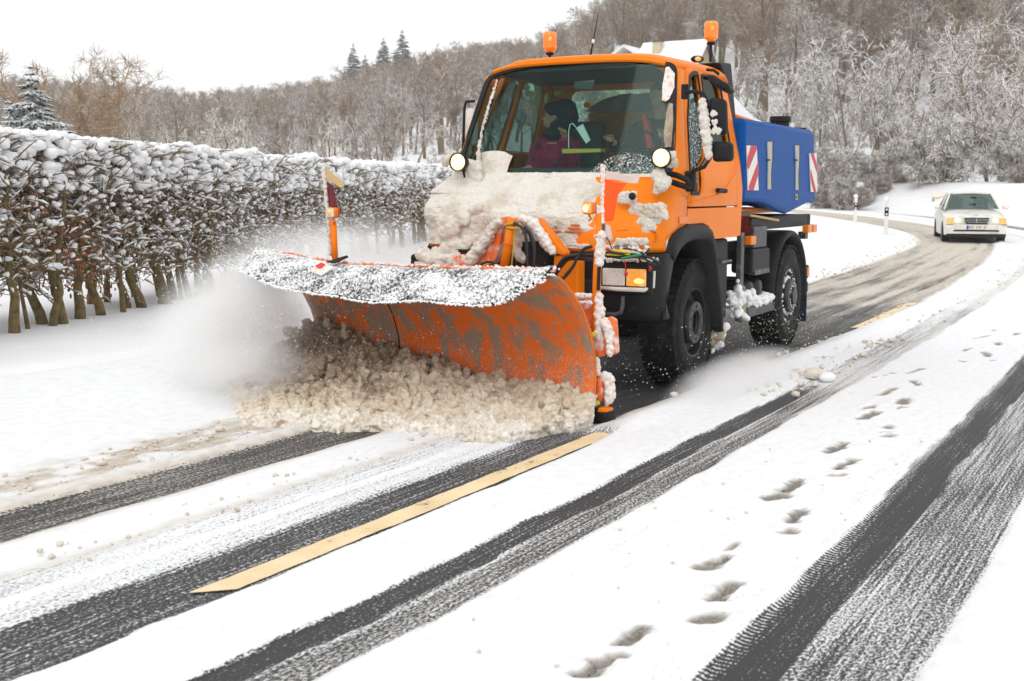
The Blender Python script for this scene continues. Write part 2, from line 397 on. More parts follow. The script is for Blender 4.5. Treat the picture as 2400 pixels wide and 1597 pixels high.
setb(2.06,2.10,.30,.008)
# beyond the plough
far=sst(12,22,RD)
edge=-.16+.25*np.clip((RY-9)/8,0,1)-.15*sst(18,26,RY)-.25*sst(26,34,RY)
cl=(1-sst(-.06,.09,V2w-edge))*sst(-2.42,-2.22,V2w)*done
pl_=.24+.36*far+.12*sst(24,34,RD)
streak=(fbm(S2*.35,V2*7,0,4,31)-.5)
pl_=pl_+streak*.55*far+.30*far*np.exp(-((V2w+1.05)/.12)**2)+.25*far*np.exp(-((V2w+.55)/.07)**2)
m=m*(1-cl)+np.clip(pl_,.08,.95)*cl; dirt=dirt*(1-cl)+cl*(.55+.35*far)
dirt+=.55*np.exp(-((V2w-edge-.10)/.10)**2)*done*(1-sst(10,16,RY))
k2=band(.59,1.0,.03)*done*sst(9.7,10.4,RY); m=m*(1-k2)+(.62+.15*sst(14,22,RD)+streak*.2)*k2
hgt+=.05*np.exp(-((V2w-edge-.22)/.13)**2)*done
# soft snow over everything beyond the bend
k3=sst(50,60,RD); m=m*(1-k3)+.95*k3
k4=sst(3.3,4.3,V2w)*sst(34,40,RD)*(1-sst(44,47,RD)); m=m*(1-k4*.5)+.35*k4*.5
m=np.clip(m+(fbm(S2*1.2,V2*3,0,4,11)-.5)*.20*(m>.2)*(m<.99),0,1)
patch=fbm(S2*.8,V2*1.6,0,4,77); m=np.clip(m-.12*sst(.60,.75,patch)*(m>.9),0,1); 
# footprints: capsules measured on the photograph
ZD=lambda a,b:(1500+a/2.619,1000+b/2.619); Z4=lambda a,b:(1200+a/1.964,900+b/1.964); ZC=lambda a,b:(1600+a/2.946,500+b/2.946)
FPR=[(ZD,1270,112,1235,135,.035),(ZD,1225,140,1160,170,.05),(ZD,1312,222,1270,248,.045),(ZD,1258,256,1210,280,.03),(ZD,1240,314,1200,318,.035),
 (ZD,975,350,945,385,.045),(ZD,935,385,890,410,.04),(ZD,870,435,800,455,.06),(ZD,1000,530,970,560,.045),(ZD,965,560,935,600,.04),(ZD,945,660,905,668,.045),
 (ZD,595,740,545,775,.02),(ZD,540,822,480,845,.03),(ZD,480,850,390,890,.05),(ZD,590,988,545,1025,.04),(ZD,540,1025,470,1095,.038),(ZD,450,1112,420,1112,.02),(ZD,455,1195,385,1210,.055),
 (Z4,610,1165,560,1200,.03),(Z4,555,1200,500,1235,.028),(Z4,505,1275,430,1305,.035),(Z4,410,1310,340,1355,.05),(ZD,20,1270,-20,1300,.04),
 (ZC,1470,1215,1360,1270,.03),(ZC,1310,1340,1270,1365,.04),(ZC,1340,1385,1230,1430,.05),(ZC,1530,1295,1520,1325,.06),(ZC,1545,1350,1515,1352,.03),
 (ZC,1660,1080,1570,1110,.03),(ZC,1590,1165,1640,1195,.035),(ZC,1475,1110,1345,1140,.02),(ZC,2000,935,1950,952,.03),(ZC,2090,965,2110,990,.04),(ZC,2180,895,2175,915,.04),
 (ZC,2320,832,2300,840,.04),(ZC,2145,1022,2130,1025,.03),(ZC,1425,1485,1410,1495,.045),(ZC,1415,1530,1385,1530,.03),(ZC,1450,1548,1390,1556,.04),(ZC,2170,808,2120,815,.02),(ZC,2120,850,2020,870,.02),(ZC,1870,1028,1990,1028,.012)]
for n_,(Z,a,b,c,d,w) in enumerate(FPR):
    p=np.array(GR(*Z(a,b)))[:2]; q=np.array(GR(*Z(c,d)))[:2]
    mn=np.minimum(p,q)-.2; mx=np.maximum(p,q)+.2
    I=np.where((RX>mn[0])&(RX<mx[0])&(RY>mn[1])&(RY<mx[1]))
    X=np.stack([RX[I],RY[I]],1); dd=q-p; t=np.clip(((X-p)@dd)/(dd@dd+1e-9),0,1)
    ds=np.hypot(*(X-p-t[:,None]*dd).T)+(fbm(X[:,0]*22,X[:,1]*22,0,3,n_)-.5)*.05
    k=1-sst(w*.62,w*.95,ds); grey=.60 if n_%3 else .36
    m[I]=m[I]*(1-k)+(.98 if n_%3 else .66)*k; wet[I]=np.maximum(wet[I],k*(.75+.25*rng.random())); dirt[I]=np.maximum(dirt[I],k*1.0); hgt[I]-=k*.014; hgt[I]+=.008*np.exp(-((ds-w*1.5)/.02)**2)
gz=ground_z(RX,RY)
tread=np.clip(np.exp(-((V2w-2.075)/.030)**2)+.12*np.exp(-((V2w-.60)/.018)**2)+.4*np.exp(-((V2w-2.29)/.02)**2)+.5*np.exp(-((V2w+1.34)/.03)**2)*ahead,0,1)*(m<.93)
thick=.018*sst(.15,.9,m)*(1+.0*m)
line=np.exp(-(V2/.10)**4)*((S2<60))
thick=thick*(1-line*(m<.6))
RZ=gz+thick+hgt+(fbm(S2*5,V2*9,0,3,55)-.5)*.008*m+(fbm(S2*18,V2*24,0,2,56)-.5)*.006*m
RZ[:, :1]-=.0
fade=np.maximum(sst(-4.3,-4.5,V2),sst(5.3,5.5,V2)); RZ=RZ-fade*.05; RZ[-3:]-=.1
rm=mat('snow_covered_asphalt',(.05,.05,.05),.5,spec=.28); b=bsdf(rm)
ua=N(rm,'ShaderNodeUVMap'); mp=N(rm,'ShaderNodeMapping'); mp.inputs['Scale'].default_value=(1,1.9,1); L(rm,ua.outputs[0],mp.inputs[0])
am=N(rm,'ShaderNodeAttribute'); am.attribute_name='m'; ad=N(rm,'ShaderNodeAttribute'); ad.attribute_name='dirt'
n1=ntex(rm,46,5,mp.outputs[0],.68); n2=ntex(rm,9,4,mp.outputs[0]); n3=ntex(rm,130,3,mp.outputs[0])
nn=mth(rm,'ADD',mth(rm,'MULTIPLY',n1,.85),mth(rm,'MULTIPLY',n3,.15))
val=mth(rm,'ADD',mth(rm,'SUBTRACT',am.outputs['Fac'],.5),mth(rm,'MULTIPLY',mth(rm,'SUBTRACT',nn,.5),2.1))
mp4=N(rm,'ShaderNodeMapping'); mp4.inputs['Scale'].default_value=(.8,60,1); L(rm,ua.outputs[0],mp4.inputs[0]); stk=ntex(rm,1,3,mp4.outputs[0])
val=mth(rm,'ADD',val,mth(rm,'MULTIPLY',mth(rm,'SUBTRACT',stk,.5),.80))
# lug prints along both shoulders of the clear tyre tracks
su=N(rm,'ShaderNodeSeparateXYZ'); L(rm,ua.outputs[0],su.inputs[0]); lug=mth(rm,'SINE',mth(rm,'MULTIPLY',su.outputs[0],2*math.pi/.034))
at3=N(rm,'ShaderNodeAttribute'); at3.attribute_name='tread'; val=mth(rm,'ADD',val,mth(rm,'MULTIPLY',mth(rm,'MULTIPLY',lug,at3.outputs['Fac']),.30))
f=mrange(rm,val,-.10,.16)
asph=mixc(rm,mrange(rm,n3,.50,.80),(.042,.042,.043),(.13,.13,.125))
gritc=mixc(rm,mrange(rm,n2,.35,.65),(.58,.50,.39),(.40,.325,.23))
snc=mixc(rm,mrange(rm,n2,.42,.72),SN,(.79,.80,.825))
snc=mixc(rm,mth(rm,'MULTIPLY',mrange(rm,ntex(rm,70,3,mp.outputs[0]),.60,.68),.40),snc,(.60,.53,.45))
sc2=mixc(rm,mth(rm,'MULTIPLY',ad.outputs['Fac'],.8,True),snc,gritc)
aw=N(rm,'ShaderNodeAttribute'); aw.attribute_name='wet'; sc2=mixc(rm,aw.outputs['Fac'],sc2,mixc(rm,mrange(rm,n1,.4,.65),(.27,.25,.225),(.13,.12,.105)))
L(rm,mixc(rm,f,asph,sc2),b.inputs['Base Color'])
L(rm,mrange(rm,f,0,1,.62,.85),b.inputs['Roughness'])
bp=N(rm,'ShaderNodeBump'); bp.inputs['Strength'].default_value=.55; bp.inputs['Distance'].default_value=.010
L(rm,mth(rm,'ADD',mth(rm,'MULTIPLY',f,.8),mth(rm,'MULTIPLY',nn,.7)),bp.inputs['Height']); L(rm,bp.outputs[0],b.inputs['Normal'])
tag(fastmesh('road',np.stack([RX,RY,RZ],2).reshape(-1,3),gfaces(*RX.shape),rm,uv=np.stack([S2,V2],2).reshape(-1,2),col={'m':m.ravel(),'dirt':np.clip(dirt,0,1).ravel(),'wet':wet.ravel(),'tread':tread.ravel()}),kind='structure')
# centre line dashes, old yellow paint lying on the asphalt
ym=mat('worn_yellow_road_paint',(.80,.52,.20),.6); 
cr=mrange(ym,ntex(ym,55,6,coord(ym,(1,1,1))),.66,.69); big=mrange(ym,ntex(ym,3,5),.35,.7)
yc=mixc(ym,mth(ym,'MULTIPLY',cr,.8),mixc(ym,big,(.86,.69,.43),(.76,.58,.33)),(.14,.12,.09)); yc=mixc(ym,mrange(ym,ntex(ym,70,5,None,.75),.60,.66,0,.8),yc,(.80,.79,.76)); L(ym,mixc(ym,mrange(ym,ntex(ym,6,8,None,.7),.60,.66,0,.85),yc,(.10,.10,.095)),bsdf(ym).inputs['Base Color'])
for (xa,ya),(xb,yb) in (((-1.22,4.83),(.62,8.2)),((4.16,14.72),(5.95,18.08)),((9.96,25.9),(11.8,29.5))):
    sa=float(to_sv(xa,ya)[0]); sb=float(to_sv(xb,yb)[0]); n=140
    ss=np.linspace(sa,sb,n); G=[]
    for j,e in enumerate((-.07,-.03,.03,.07)):
        ww=e+((fbm(ss*9,ss*0+e*40,0,3,5)-.5)*.02 if abs(e)>.05 else 0); se=ss+(e*1.0)
        x,y=to_xy(se,ww-bend(se)); G.append(np.stack([x,y,ground_z(x,y)+.0105],1))
    g=MB(); g.grid(np.stack(G,1),flip=True); o=g.build('road_marking',ym); tag(o,kind='structure')
# crumbs of snow and slush thrown about
def scatter(n,s0,s1_,va,vb,smin,smax,pw=2.5):
    s=rng.uniform(s0,s1_,n); v=rng.uniform(va,vb,n); x,y=to_xy(s,v-bend(s)); sz=smin+(smax-smin)*rng.random(n)**pw
    return np.stack([x,y,ground_z(x,y)+.022+sz*.3],1),sz
cb=MB()
for a in ((420,3.5,8.4,-2.45,-1.9,.004,.02),(90,3.5,8,-1.1,-.75,.004,.02),(160,9.5,14,-.1,.75,.008,.04),(120,14,26,-.1,.9,.008,.03),(200,14,38,-2.9,-2.1,.008,.04),(120,26,34,.1,2.5,.01,.035),(70,3.6,9,.9,2.0,.003,.012)):
    P,z=scatter(*a); blobs(cb,P,np.stack([z,z,z*.7],1),1,.2)
tag(cb.build('snow_crumbs',M['dirty_snow'],smooth=True,fixn=False),'crumbs of dirty snow strewn along the road edges','snow crumbs',kind='stuff')
for px,py,r,l in ((1910,886,.075,'tan clod of slush, largest of the lumps lying on the wheel track behind the spray'),(1940,892,.06,'white lump of snow beside the tan clod on the wheel track'),(241,1093,.026,'small brown clod at the left road edge'),(516,1013,.028,'brown clod by the left foot of the slush heap'),(508,995,.022,'smaller brown clod above another near the slush heap'),(1581,928,.026,'white pellet of snow on wet asphalt in front of the front wheel')):
    P=GR(px,py,.02); o=MB(); blobs(o,[(P[0],P[1],P[2]+r*.6)],[(r*1.25,r,r*.75)],3,.05); tag(o.build('snow_clod',M['dirty_snow'] if 'white' not in l else M['snow_lump'],smooth=True),l,'snow clod','lumps of snow lying on the road')
# ------------------------------------------------------------------ vegetation
def grow(st,di,ln,K,bendy,up):
    n=len(st); P=[st]; d=di.copy()
    for k in range(K):
        d=d+rng.normal(size=(n,3))*bendy; d[:,2]+=up; d/=np.linalg.norm(d,axis=1,keepdims=True)
        P.append(P[-1]+d*(ln/K)[:,None])
    return np.stack(P,1)
def kids(P,ln,rad,num,tmin,ang,lr,rr):
    n,K1,_=P.shape; t=rng.uniform(tmin,1,(n,num)); t[:,0]=.98; x=t*(K1-1); i=np.minimum(x.astype(int),K1-2); f=(x-i)[...,None]
    I=np.arange(n)[:,None]; A=P[I,i]; B=P[I,i+1]; st=A*(1-f)+B*f; d=B-A; d/=np.linalg.norm(d,axis=2,keepdims=True)+1e-9
    q=rng.normal(size=d.shape); q-=d*(q*d).sum(2,keepdims=True); q/=np.linalg.norm(q,axis=2,keepdims=True)+1e-9
    a=R(ang)*rng.uniform(.6,1.3,(n,num,1)); nd=d*np.cos(a)+q*np.sin(a)
    l=ln[:,None]*lr*rng.uniform(.55,1.15,(n,num))*(1.15-.5*t); r=rad[:,None]*rr*(1.1-.5*t)
    return st.reshape(-1,3),nd.reshape(-1,3),l.ravel(),r.ravel()
def poly_segs(mb,P,r0,r1,n=3):
    K=P.shape[1]-1
    for k in range(K):
        ra=r0+(r1-r0)*k/K; rb=r0+(r1-r0)*(k+1)/K; segs(mb,P[:,k],P[:,k+1],ra,rb,n)
def bare_tree(h,limbs=8,br=8,sub=6,tw=5,spread=42,tr=.022,tmin=.3,twr=.012,multi=0,droop=.02):
    tk=MB(); cr=MB()
    if multi:
        a=np.linspace(0,6.28,multi,endpoint=False)+rng.uniform(0,1,multi); st=np.stack([np.cos(a)*.25,np.sin(a)*.25,a*0-.2],1)
        di=np.stack([np.cos(a)*.38,np.sin(a)*.38,a*0+1],1)*1.; di/=np.linalg.norm(di,axis=1,keepdims=True)
        ln=h*rng.uniform(.75,1.0,multi); rad=np.full(multi,h*tr*.7)
    else:
        st=np.array([[0,0,-.3]]); di=np.array([[rng.normal()*.06,rng.normal()*.06,1.]]); ln=np.array([h*.8]); rad=np.array([h*tr])
    P=grow(st,di,ln,7,.07,.03)
    if multi:
        tk=[]
        for k in range(multi): q=MB(); poly_segs(q,P[k:k+1],rad[k:k+1],rad[k:k+1]*.3,6); tk.append(q)
    else: poly_segs(tk,P,rad,rad*.3,6)
    L0,R0_=ln,rad
    st,di,ln,rad=kids(P,L0,R0_,limbs,tmin,spread,.52,.45); rad=np.maximum(rad,twr*1.6)
    P1=grow(st,di,ln,5,.14,.05); poly_segs(cr,P1,rad,rad*.4,4)
    st,di,ln2,rad2=kids(P1,ln,rad,br,.2,48,.50,.5); rad2=np.maximum(rad2,twr*1.25)
    P2=grow(st,di,ln2,3,.18,.03); poly_segs(cr,P2,rad2,rad2*.5,4)
    st,di,ln3,rad3=kids(P2,ln2,rad2,sub,.15,50,.55,.55); rad3=np.maximum(rad3,twr)
    P3=grow(st,di,ln3,2,.2,-droop); poly_segs(cr,P3,rad3,rad3*.6,4)
    if tw:
        st,di,ln4,rad4=kids(P3,ln3,rad3,tw,.1,45,.6,.7); rad4=np.full(len(st),twr*.8)
        P4=grow(st,di,np.maximum(ln4,.22)*1.3,1,.2,-droop); poly_segs(cr,P4,rad4,rad4*.6,4)
    return tk,cr
def spruce(h,w,needle,n_lv=22,fat=1.0):
    n_lv=int(n_lv*1.7); fat=fat*1.05
    tk=MB(); tk.tube([(0,0,-.3),(0,0,h*.98)],[h*.022,h*.004],7)
    A=[];B=[];ra=[];rb=[]
    for i in range(n_lv):
        t=i/(n_lv-1); z=h*(.06+.93*t); Rz=w*(1-t)**.85*rng.uniform(.85,1.1)+.05; nb=int(13-6*t); z=z+rng.normal()*h*.008
        for k in range(nb):
            a=rng.uniform(0,6.283); l=Rz*rng.uniform(.75,1.12); dr=l*rng.uniform(.15,.55)
            p0=np.array([0,0,z]); p1=p0+np.array([math.cos(a)*l*.5,math.sin(a)*l*.5,-dr*.35]); p2=p0+np.array([math.cos(a)*l,math.sin(a)*l,-dr*.8+l*.08])
            z0=z; rr=.085*fat*(.5+.5*l/w)*h/7
            for (q0,q1,r0,r1) in ((p0,p1,rr*.7,rr*1.1),(p1,p2,rr*1.1,rr*.35)):
                A.append(q0);B.append(q1);ra.append(r0);rb.append(r1)
            ns=12
            for j in range(ns):
                f=rng.uniform(.25,1); c=p0*(1-f)+p2*f+np.array([0,0,dr*.25*(1-f)*f*2]); side=(-1)**j; aa=a+side*rng.uniform(.5,1.1)
                q=c+np.array([math.cos(aa),math.sin(aa),-rng.uniform(.1,.9)])*l*.34*(1.2-f)
                A.append(c);B.append(q);ra.append(rr*.62);rb.append(rr*.2)
    cr=MB(); segs(cr,A,B,ra,rb,4); return tk,cr
def plant(kind,tk,cr,pos,tmat,cmat,label,cat='tree',group=None,rz=0,sc_=1):
    r=empty(kind,pos,rz,label,cat,group); r.scale=(sc_,)*3
    [q.build('trunk',tmat,r,smooth=True,fixn=False) for q in (tk if isinstance(tk,list) else [tk])]; cr.build('crown',cmat,r,fixn=False); return r
def copy_tree(r,pos,rz,s,label=None,group=None,cm=None):
    c=r.copy(); C.objects.link(c); c.location=pos; c.rotation_euler=(0,0,rz); c.scale=(s,s,s*random.uniform(.9,1.12))
    if label: c['label']=label
    if group: c['group']=group
    for ch in r.children:
        d=ch.copy(); C.objects.link(d); d.parent=c
        if cm and ch.name.startswith('crown'): d.material_slots[0].link='OBJECT'; d.material_slots[0].material=cm
    return c
def at(px,D,dz=0):
    t=(px-1200)/2835.; y=D/math.sqrt(1+t*t); x=t*y; return (x,y,float(ground_z(x,y))+dz)
GW='bare trees of the wooded hillside'; LW='bare leafless tree of the wooded hillside, dusted with snow among many alike'
protos=[]
kindmat=[('tree_heavy',9.5),('tree_mid',11),('tree_light',12),('tree_heavy',8),('tree_mid',12),('tree_light',13)]
for i,(mm,h) in enumerate(kindmat):
    hvy=mm=='tree_heavy'; tk,cr=bare_tree(h,limbs=9,br=6 if hvy else 7,sub=5 if hvy else 7,tw=3 if hvy else 5,spread=48 if hvy else 34,twr=.017 if not hvy else .030,tmin=.22,droop=.05 if mm=='tree_heavy' else 0)
    D=[84,96,118,88,104,125][i]; px=[2050,1930,1990,2330,2120,2200][i]
    protos.append(plant('bare_tree',tk,cr,at(px,D),M['trunkmat'],M[mm],LW,'tree',GW,rng.uniform(0,6)))
heavy=[protos[0],protos[3]]; mid=[protos[1],protos[4]]; light=[protos[2],protos[5]]
# layout of the wood: jittered rows up the slope
cand=[]
for D in np.concatenate([np.arange(80,150,5.5),np.arange(150,275,6.5)]):
    n=int(1.15*D/4.6)
    for k in range(n):
        px=-150+2700*(k+rng.uniform(0,1))/n; d=D+rng.uniform(-3,3)
        if 1350<px<1720 and 122<d<142: continue
        cand.append((d,px))
cand.sort(); npos=[]; stuffP={'L':[], 'H':[]}
for j,(d,px) in enumerate(cand):
    upper=sst(100,165,d)
    u=rng.random(); left=px<1000
    if left and d<150: pool,key=((heavy,'H') if u<.5 else ((mid,'H') if u<.8 else (light,'L')))
    else:
        hv=.80 if d<93 else (.30 if d<125 else .10)
        pool,key=((heavy,'H') if u<hv else ((mid,'L') if u<hv+.25 else (light,'L')))
    s=rng.uniform(.55,.95) if d<110 else rng.uniform(.8,1.15)
    P_=at(px,d,-.1); room=1.655+(448-SKT(px))/2835.*d-P_[2]; s=min(s,room/13.0*rng.uniform(.78,1.02))
    if 1400<px<1710 and d<150: s=min(s,(1.655+(448-165)/2835.*d-P_[2])/13.0)
    if s<.12 or (not left and d<96 and rng.random()<.45): continue
    if j<240: copy_tree(random.choice(pool),P_,rng.uniform(0,6.28),s,LW,GW)
    else: stuffP[key].append((*P_,s))
def forest(name,pts,prs,label,smin,smax):
    me=bpy.data.meshes.new(name); me.from_pydata([tuple(p[:3]) for p in pts],[],[]); at_=me.attributes.new('size','FLOAT','POINT'); at_.data.foreach_set('value',[p[3] for p in pts]); o=bpy.data.objects.new(name,me); C.objects.link(o)
    g=bpy.data.node_groups.new(name,'GeometryNodeTree'); g.interface.new_socket('Geometry',in_out='INPUT',socket_type='NodeSocketGeometry'); g.interface.new_socket('Geometry',in_out='OUTPUT',socket_type='NodeSocketGeometry')
    nd=g.nodes.new; lk=g.links.new; gi=nd('NodeGroupInput'); go=nd('NodeGroupOutput'); J=nd('GeometryNodeJoinGeometry')
    for pr in prs:
        jj=nd('GeometryNodeJoinGeometry')
        for ch in pr.children:
            oi=nd('GeometryNodeObjectInfo'); oi.inputs['Object'].default_value=ch; lk(oi.outputs['Geometry'],jj.inputs[0])
        gt=nd('GeometryNodeGeometryToInstance'); lk(jj.outputs[0],gt.inputs[0]); lk(gt.outputs[0],J.inputs[0])
    ip=nd('GeometryNodeInstanceOnPoints'); ip.inputs['Pick Instance'].default_value=True
    lk(gi.outputs[0],ip.inputs['Points']); lk(J.outputs[0],ip.inputs['Instance'])
    rv=nd('FunctionNodeRandomValue'); rv.data_type='FLOAT_VECTOR'; rv.inputs[0].default_value=(0,0,0); rv.inputs[1].default_value=(0,0,6.28); lk(rv.outputs[0],ip.inputs['Rotation'])
    rs=nd('GeometryNodeInputNamedAttribute'); rs.data_type='FLOAT'; rs.inputs['Name'].default_value='size'; lk(rs.outputs[0],ip.inputs['Scale'])
    lk(ip.outputs[0],go.inputs[0]); md=o.modifiers.new('gn','NODES'); md.node_group=g
    return tag(o,label,'woodland',kind='stuff')
forest('woodland',stuffP['L'],light+[mid[0]],'brown leafless woodland covering the upper hillside',.8,1.2)
forest('snowy_woodland',stuffP['H'],heavy+mid,'whiter snow-laden woodland lower on the hillside',.7,1.05)
# trees one can tell apart
tk,cr=bare_tree(5.0,limbs=9,br=6,sub=5,tw=3,spread=24,tr=.012,tmin=.12,twr=.009,multi=8); plant('willow_tree',tk,cr,at(205,40,-.3),M['tree_gold'],M['tree_gold'],'tall fan-shaped golden brown bare tree against the sky at left','tree',rz=.5)
tk,cr=bare_tree(6.8,limbs=8,br=8,sub=6,tw=4,spread=50,twr=.022); plant('oak_tree',tk,cr,at(-15,62,-.3),M['trunkmat'],M['tree_mid'],'broad bare tree cut off by the left edge of the photo','tree')
tk,cr=bare_tree(4.2,limbs=8,br=7,sub=6,tw=4,spread=50,twr=.022); plant('oak_tree',tk,cr,at(95,66,-.2),M['trunkmat'],M['tree_light'],'small dark bare tree behind the largest snowy spruce','tree')
tk,cr=spruce(4.3,2.0,'n',24,1.15); plant('spruce_tree',tk,cr,at(93,33),M['trunkmat'],M['needles'],'largest snow-laden dark green spruce behind the hedge at left','tree','spruces by the hedge')
tk2,cr2=spruce(3.7,1.35,'n',20,1.1); s2=plant('spruce_tree',tk2,cr2,at(38,36),M['trunkmat'],M['needles'],'narrower spruce left of the largest one','tree','spruces by the hedge')
copy_tree(s2,at(-25,28),2,.85,'spruce at the very left edge, only its right side in view','spruces by the hedge')
tk3,cr3=spruce(9,3.0,'n',20,.9); s3=plant('spruce_tree',tk3,cr3,at(835,215,4),M['trunkmat'],M['needles_far'],'leftmost blue-green spruce of the group on the skyline','tree','spruces on the skyline')
for px,D,dz,s,l in ((862,217,6.5,.95,'second spruce of the skyline group, tall and pointed'),(905,222,9.5,.90,'third spruce of the skyline group, slender'),(948,224,9.0,1.1,'rightmost and broadest spruce of the skyline group'),
    (405,200,4.5,.42,'small snowy spruce low on the left skyline, above the middle of the hedge'),(565,205,4,.50,'spruce of the skyline gap, left of a thin pair'),(598,215,6.5,.45,'thin spruce standing out on the middle skyline'),(290,190,3.5,.7,'faint spruce on the skyline behind the fan-shaped tree'),(385,195,4.2,.6,'faint pointed spruce on the skyline right of the fan-shaped tree')):
    copy_tree(s3,at(px,D,dz-4),rng.uniform(0,6),s,l,'spruces on the skyline')
copy_tree(s2,at(955,74),1,.72,'lone snowy spruce standing above the hedge left of the cab','spruces by the hedge')
GR_='snow-laden trees behind the road bend'
spec=[(1995,78,8.2,3,'snowy tree with forked grey trunk just right of the blue tank'),(2085,84,8.5,1,'dense white-crowned tree left of the bushy white shrub'),(2180,80,7.5,1,'snowy tree with crooked branches behind the round white shrub'),(2315,66,7.0,3,'tree with three leaning pale trunks behind the white car'),(2255,88,9.5,1,'tall snowy tree between the crooked tree and the leaning trunks'),(2415,62,9.5,1,'large snow-covered tree cut by the right edge'),(1850,90,6.5,0,'low white tree seen over the blue tank'),(1900,96,7.5,1,'brown-topped snowy tree above the rear of the tank')]
for px,D,h,multi,l in spec:
    tk,cr=bare_tree(h,limbs=8,br=6,sub=5,tw=3,spread=46,tr=.016,twr=.024,multi=multi if multi>1 else 0,tmin=.22,droop=.06); plant('snowy_tree',tk,cr,at(px,D,-.2),M['trunkmat'],M['tree_heavy'],l,'tree',GR_,rng.uniform(0,6))
tk,cr=bare_tree(3.1,limbs=8,br=7,sub=5,tw=3,spread=60,tr=.012,twr=.02,multi=7,tmin=.1,droop=.1); sh=plant('snowy_shrub',tk,cr,at(2190,60,-.2),M['tree_heavy'],M['tree_heavy'],'round white snow-laden shrub left of the car','shrub','shrubs behind the road bend')
for px,D,s,l in ((2140,63,.7,'snowy shrub just left of the round white one, behind the sign'),(2395,60,.75,'snowy shrub at the far right edge above the snow bank'),(2350,66,.9,'broad snowy shrub behind the roof of the white car'),(1935,68,.7,'snowy shrub next to the rear corner of the blue tank'),(1965,62,.45,'small snowy shrub between the blue tank and the farther delineator post'),(2025,66,.55,'snowy shrub behind the farther delineator post'),(2085,64,.5,'low snowy shrub behind the nearer delineator post')):
    copy_tree(sh,at(px,D,-.1),rng.uniform(0,6),s,l,'shrubs behind the road bend')
tk,cr=bare_tree(1.0,limbs=6,br=6,sub=5,tw=2,spread=30,tr=.008,twr=.012,multi=8,tmin=.1); bs=plant('brown_brush',tk,cr,at(1985,58,-.1),M['tree_mid'],M['tree_mid'],'brown leafless brush at the foot of the forked tree','shrub','shrubs behind the road bend')
for px,D,s,l in ((1925,60,.9,'brown brush peeping out right behind the blue tank'),(2010,60,.8,'brown brush left of the farther delineator post'),(2050,61,.8,'brown brush between the two delineator posts'),(2105,62,.7,'brown brush right of the nearer delineator post'),(1945,64,1.1,'larger brown brush in the second row behind the blue tank'),(2390,58,.8,'brown brush on the bank at the right edge')):
    copy_tree(bs,at(px,D,-.1),rng.uniform(0,6),s,l,'shrubs behind the road bend')
GM='snowy bushes beyond the hedge'
for k in range(26):
    px=-40+k*44+rng.uniform(-15,15); D=rng.uniform(50,76); copy_tree(random.choice(heavy+mid),at(px,D,-.2),rng.uniform(0,6),rng.uniform(.30,.46),'low snow-covered bush in the belt beyond the hedge',GM)
for k in range(11):
    px=1790+k*60+rng.uniform(-14,14); D=rng.uniform(70,84); copy_tree(random.choice(heavy),at(px,D,-.2),rng.uniform(0,6),rng.uniform(.45,.8),LW,GW)
# ------------------------------------------------------------------ hedge
HX=[(-6.9,5.5),(-6.15,8.5),(-5.4,11.6),(-4.85,14),(-4.45,16.3),(-4.1,20),(-3.6,24.5),(-2.7,31),(-1.65,39),(-.3,50),(.1,53)]
hy=np.array([q[1] for q in HX]); hx=np.array([q[0] for q in HX])
def hpos(y,off): 
    x=np.interp(y,hy,hx); return x+off*.97,y-off*.24
hd=empty('hedge',(0,0,0),0,'long clipped deciduous hedge with thick bare stems, loaded with lumps of snow','hedge')
HT=1.88
def hz(x,y): return ground_z(x,y)
# stems
stems=[(26,.5,.052,0.02),(62,.45,.022,-.22),(100,.35,.055,-.42),(115,.5,.04,.25),(140,.5,.06,-.25),(180,.4,.055,.05),(235,.45,.05,-.3),(285,.5,.03,-.1),(300,.3,.045,-.25),(335,.45,.055,-.45),(388,.5,.075,-.4),(408,.35,.05,-.2),(425,.4,.03,-.1),(445,.45,.04,-.3),(463,.4,.045,0),(478,.3,.04,.1),(492,.5,.06,0),(210,-.4,.05,.1),(250,-.35,.04,0),(320,-.4,.05,-.2)]
def y_for(px,off):
    best=min(np.linspace(8,48,800),key=lambda yy:abs(1200+2835*hpos(yy,off)[0]/hpos(yy,off)[1]-px)); return best
for k,(px,off,r,lean) in enumerate(stems):
    yy=y_for(px,off); x,y=hpos(yy,off); z=float(hz(x,y))
    t=MB(); pts=[(x,y,z-.1),(x+lean*.12,y,z+.12)]
    for j in range(1,7):
        f=j/6; pts.append((x+lean*(.3+.7*f)*.75+rng.normal()*.02,y+rng.normal()*.03,z+.12+f*1.35))
    t.tube(pts,[r*1.25,r*1.08]+[r*(1-.11*j) for j in range(1,7)],8); o=t.build('stem',M['bark'],hd,smooth=True)
for yy in np.concatenate([np.arange(7.2,11.0,.55),np.arange(19,50,.6)]):
    off=rng.choice([.5,.1,-.4]); x,y=hpos(yy+rng.uniform(-.1,.1),off); z=float(hz(x,y)); r=rng.uniform(.03,.06); lean=rng.uniform(-.3,.1)
    t=MB(); t.tube([(x,y,z-.1),(x+lean*.2,y,z+.3),(x+lean*.5,y,z+.8),(x+lean*.7,y,z+1.5)],[r*1.2,r,r*.8,r*.5],7); t.build('stem',M['bark'],hd,smooth=True)
def hz_rand(n,ya,yb): 
    return rng.uniform(ya,yb,n)
tw=MB(); sb=MB(); bl=MB(); lf=MB()
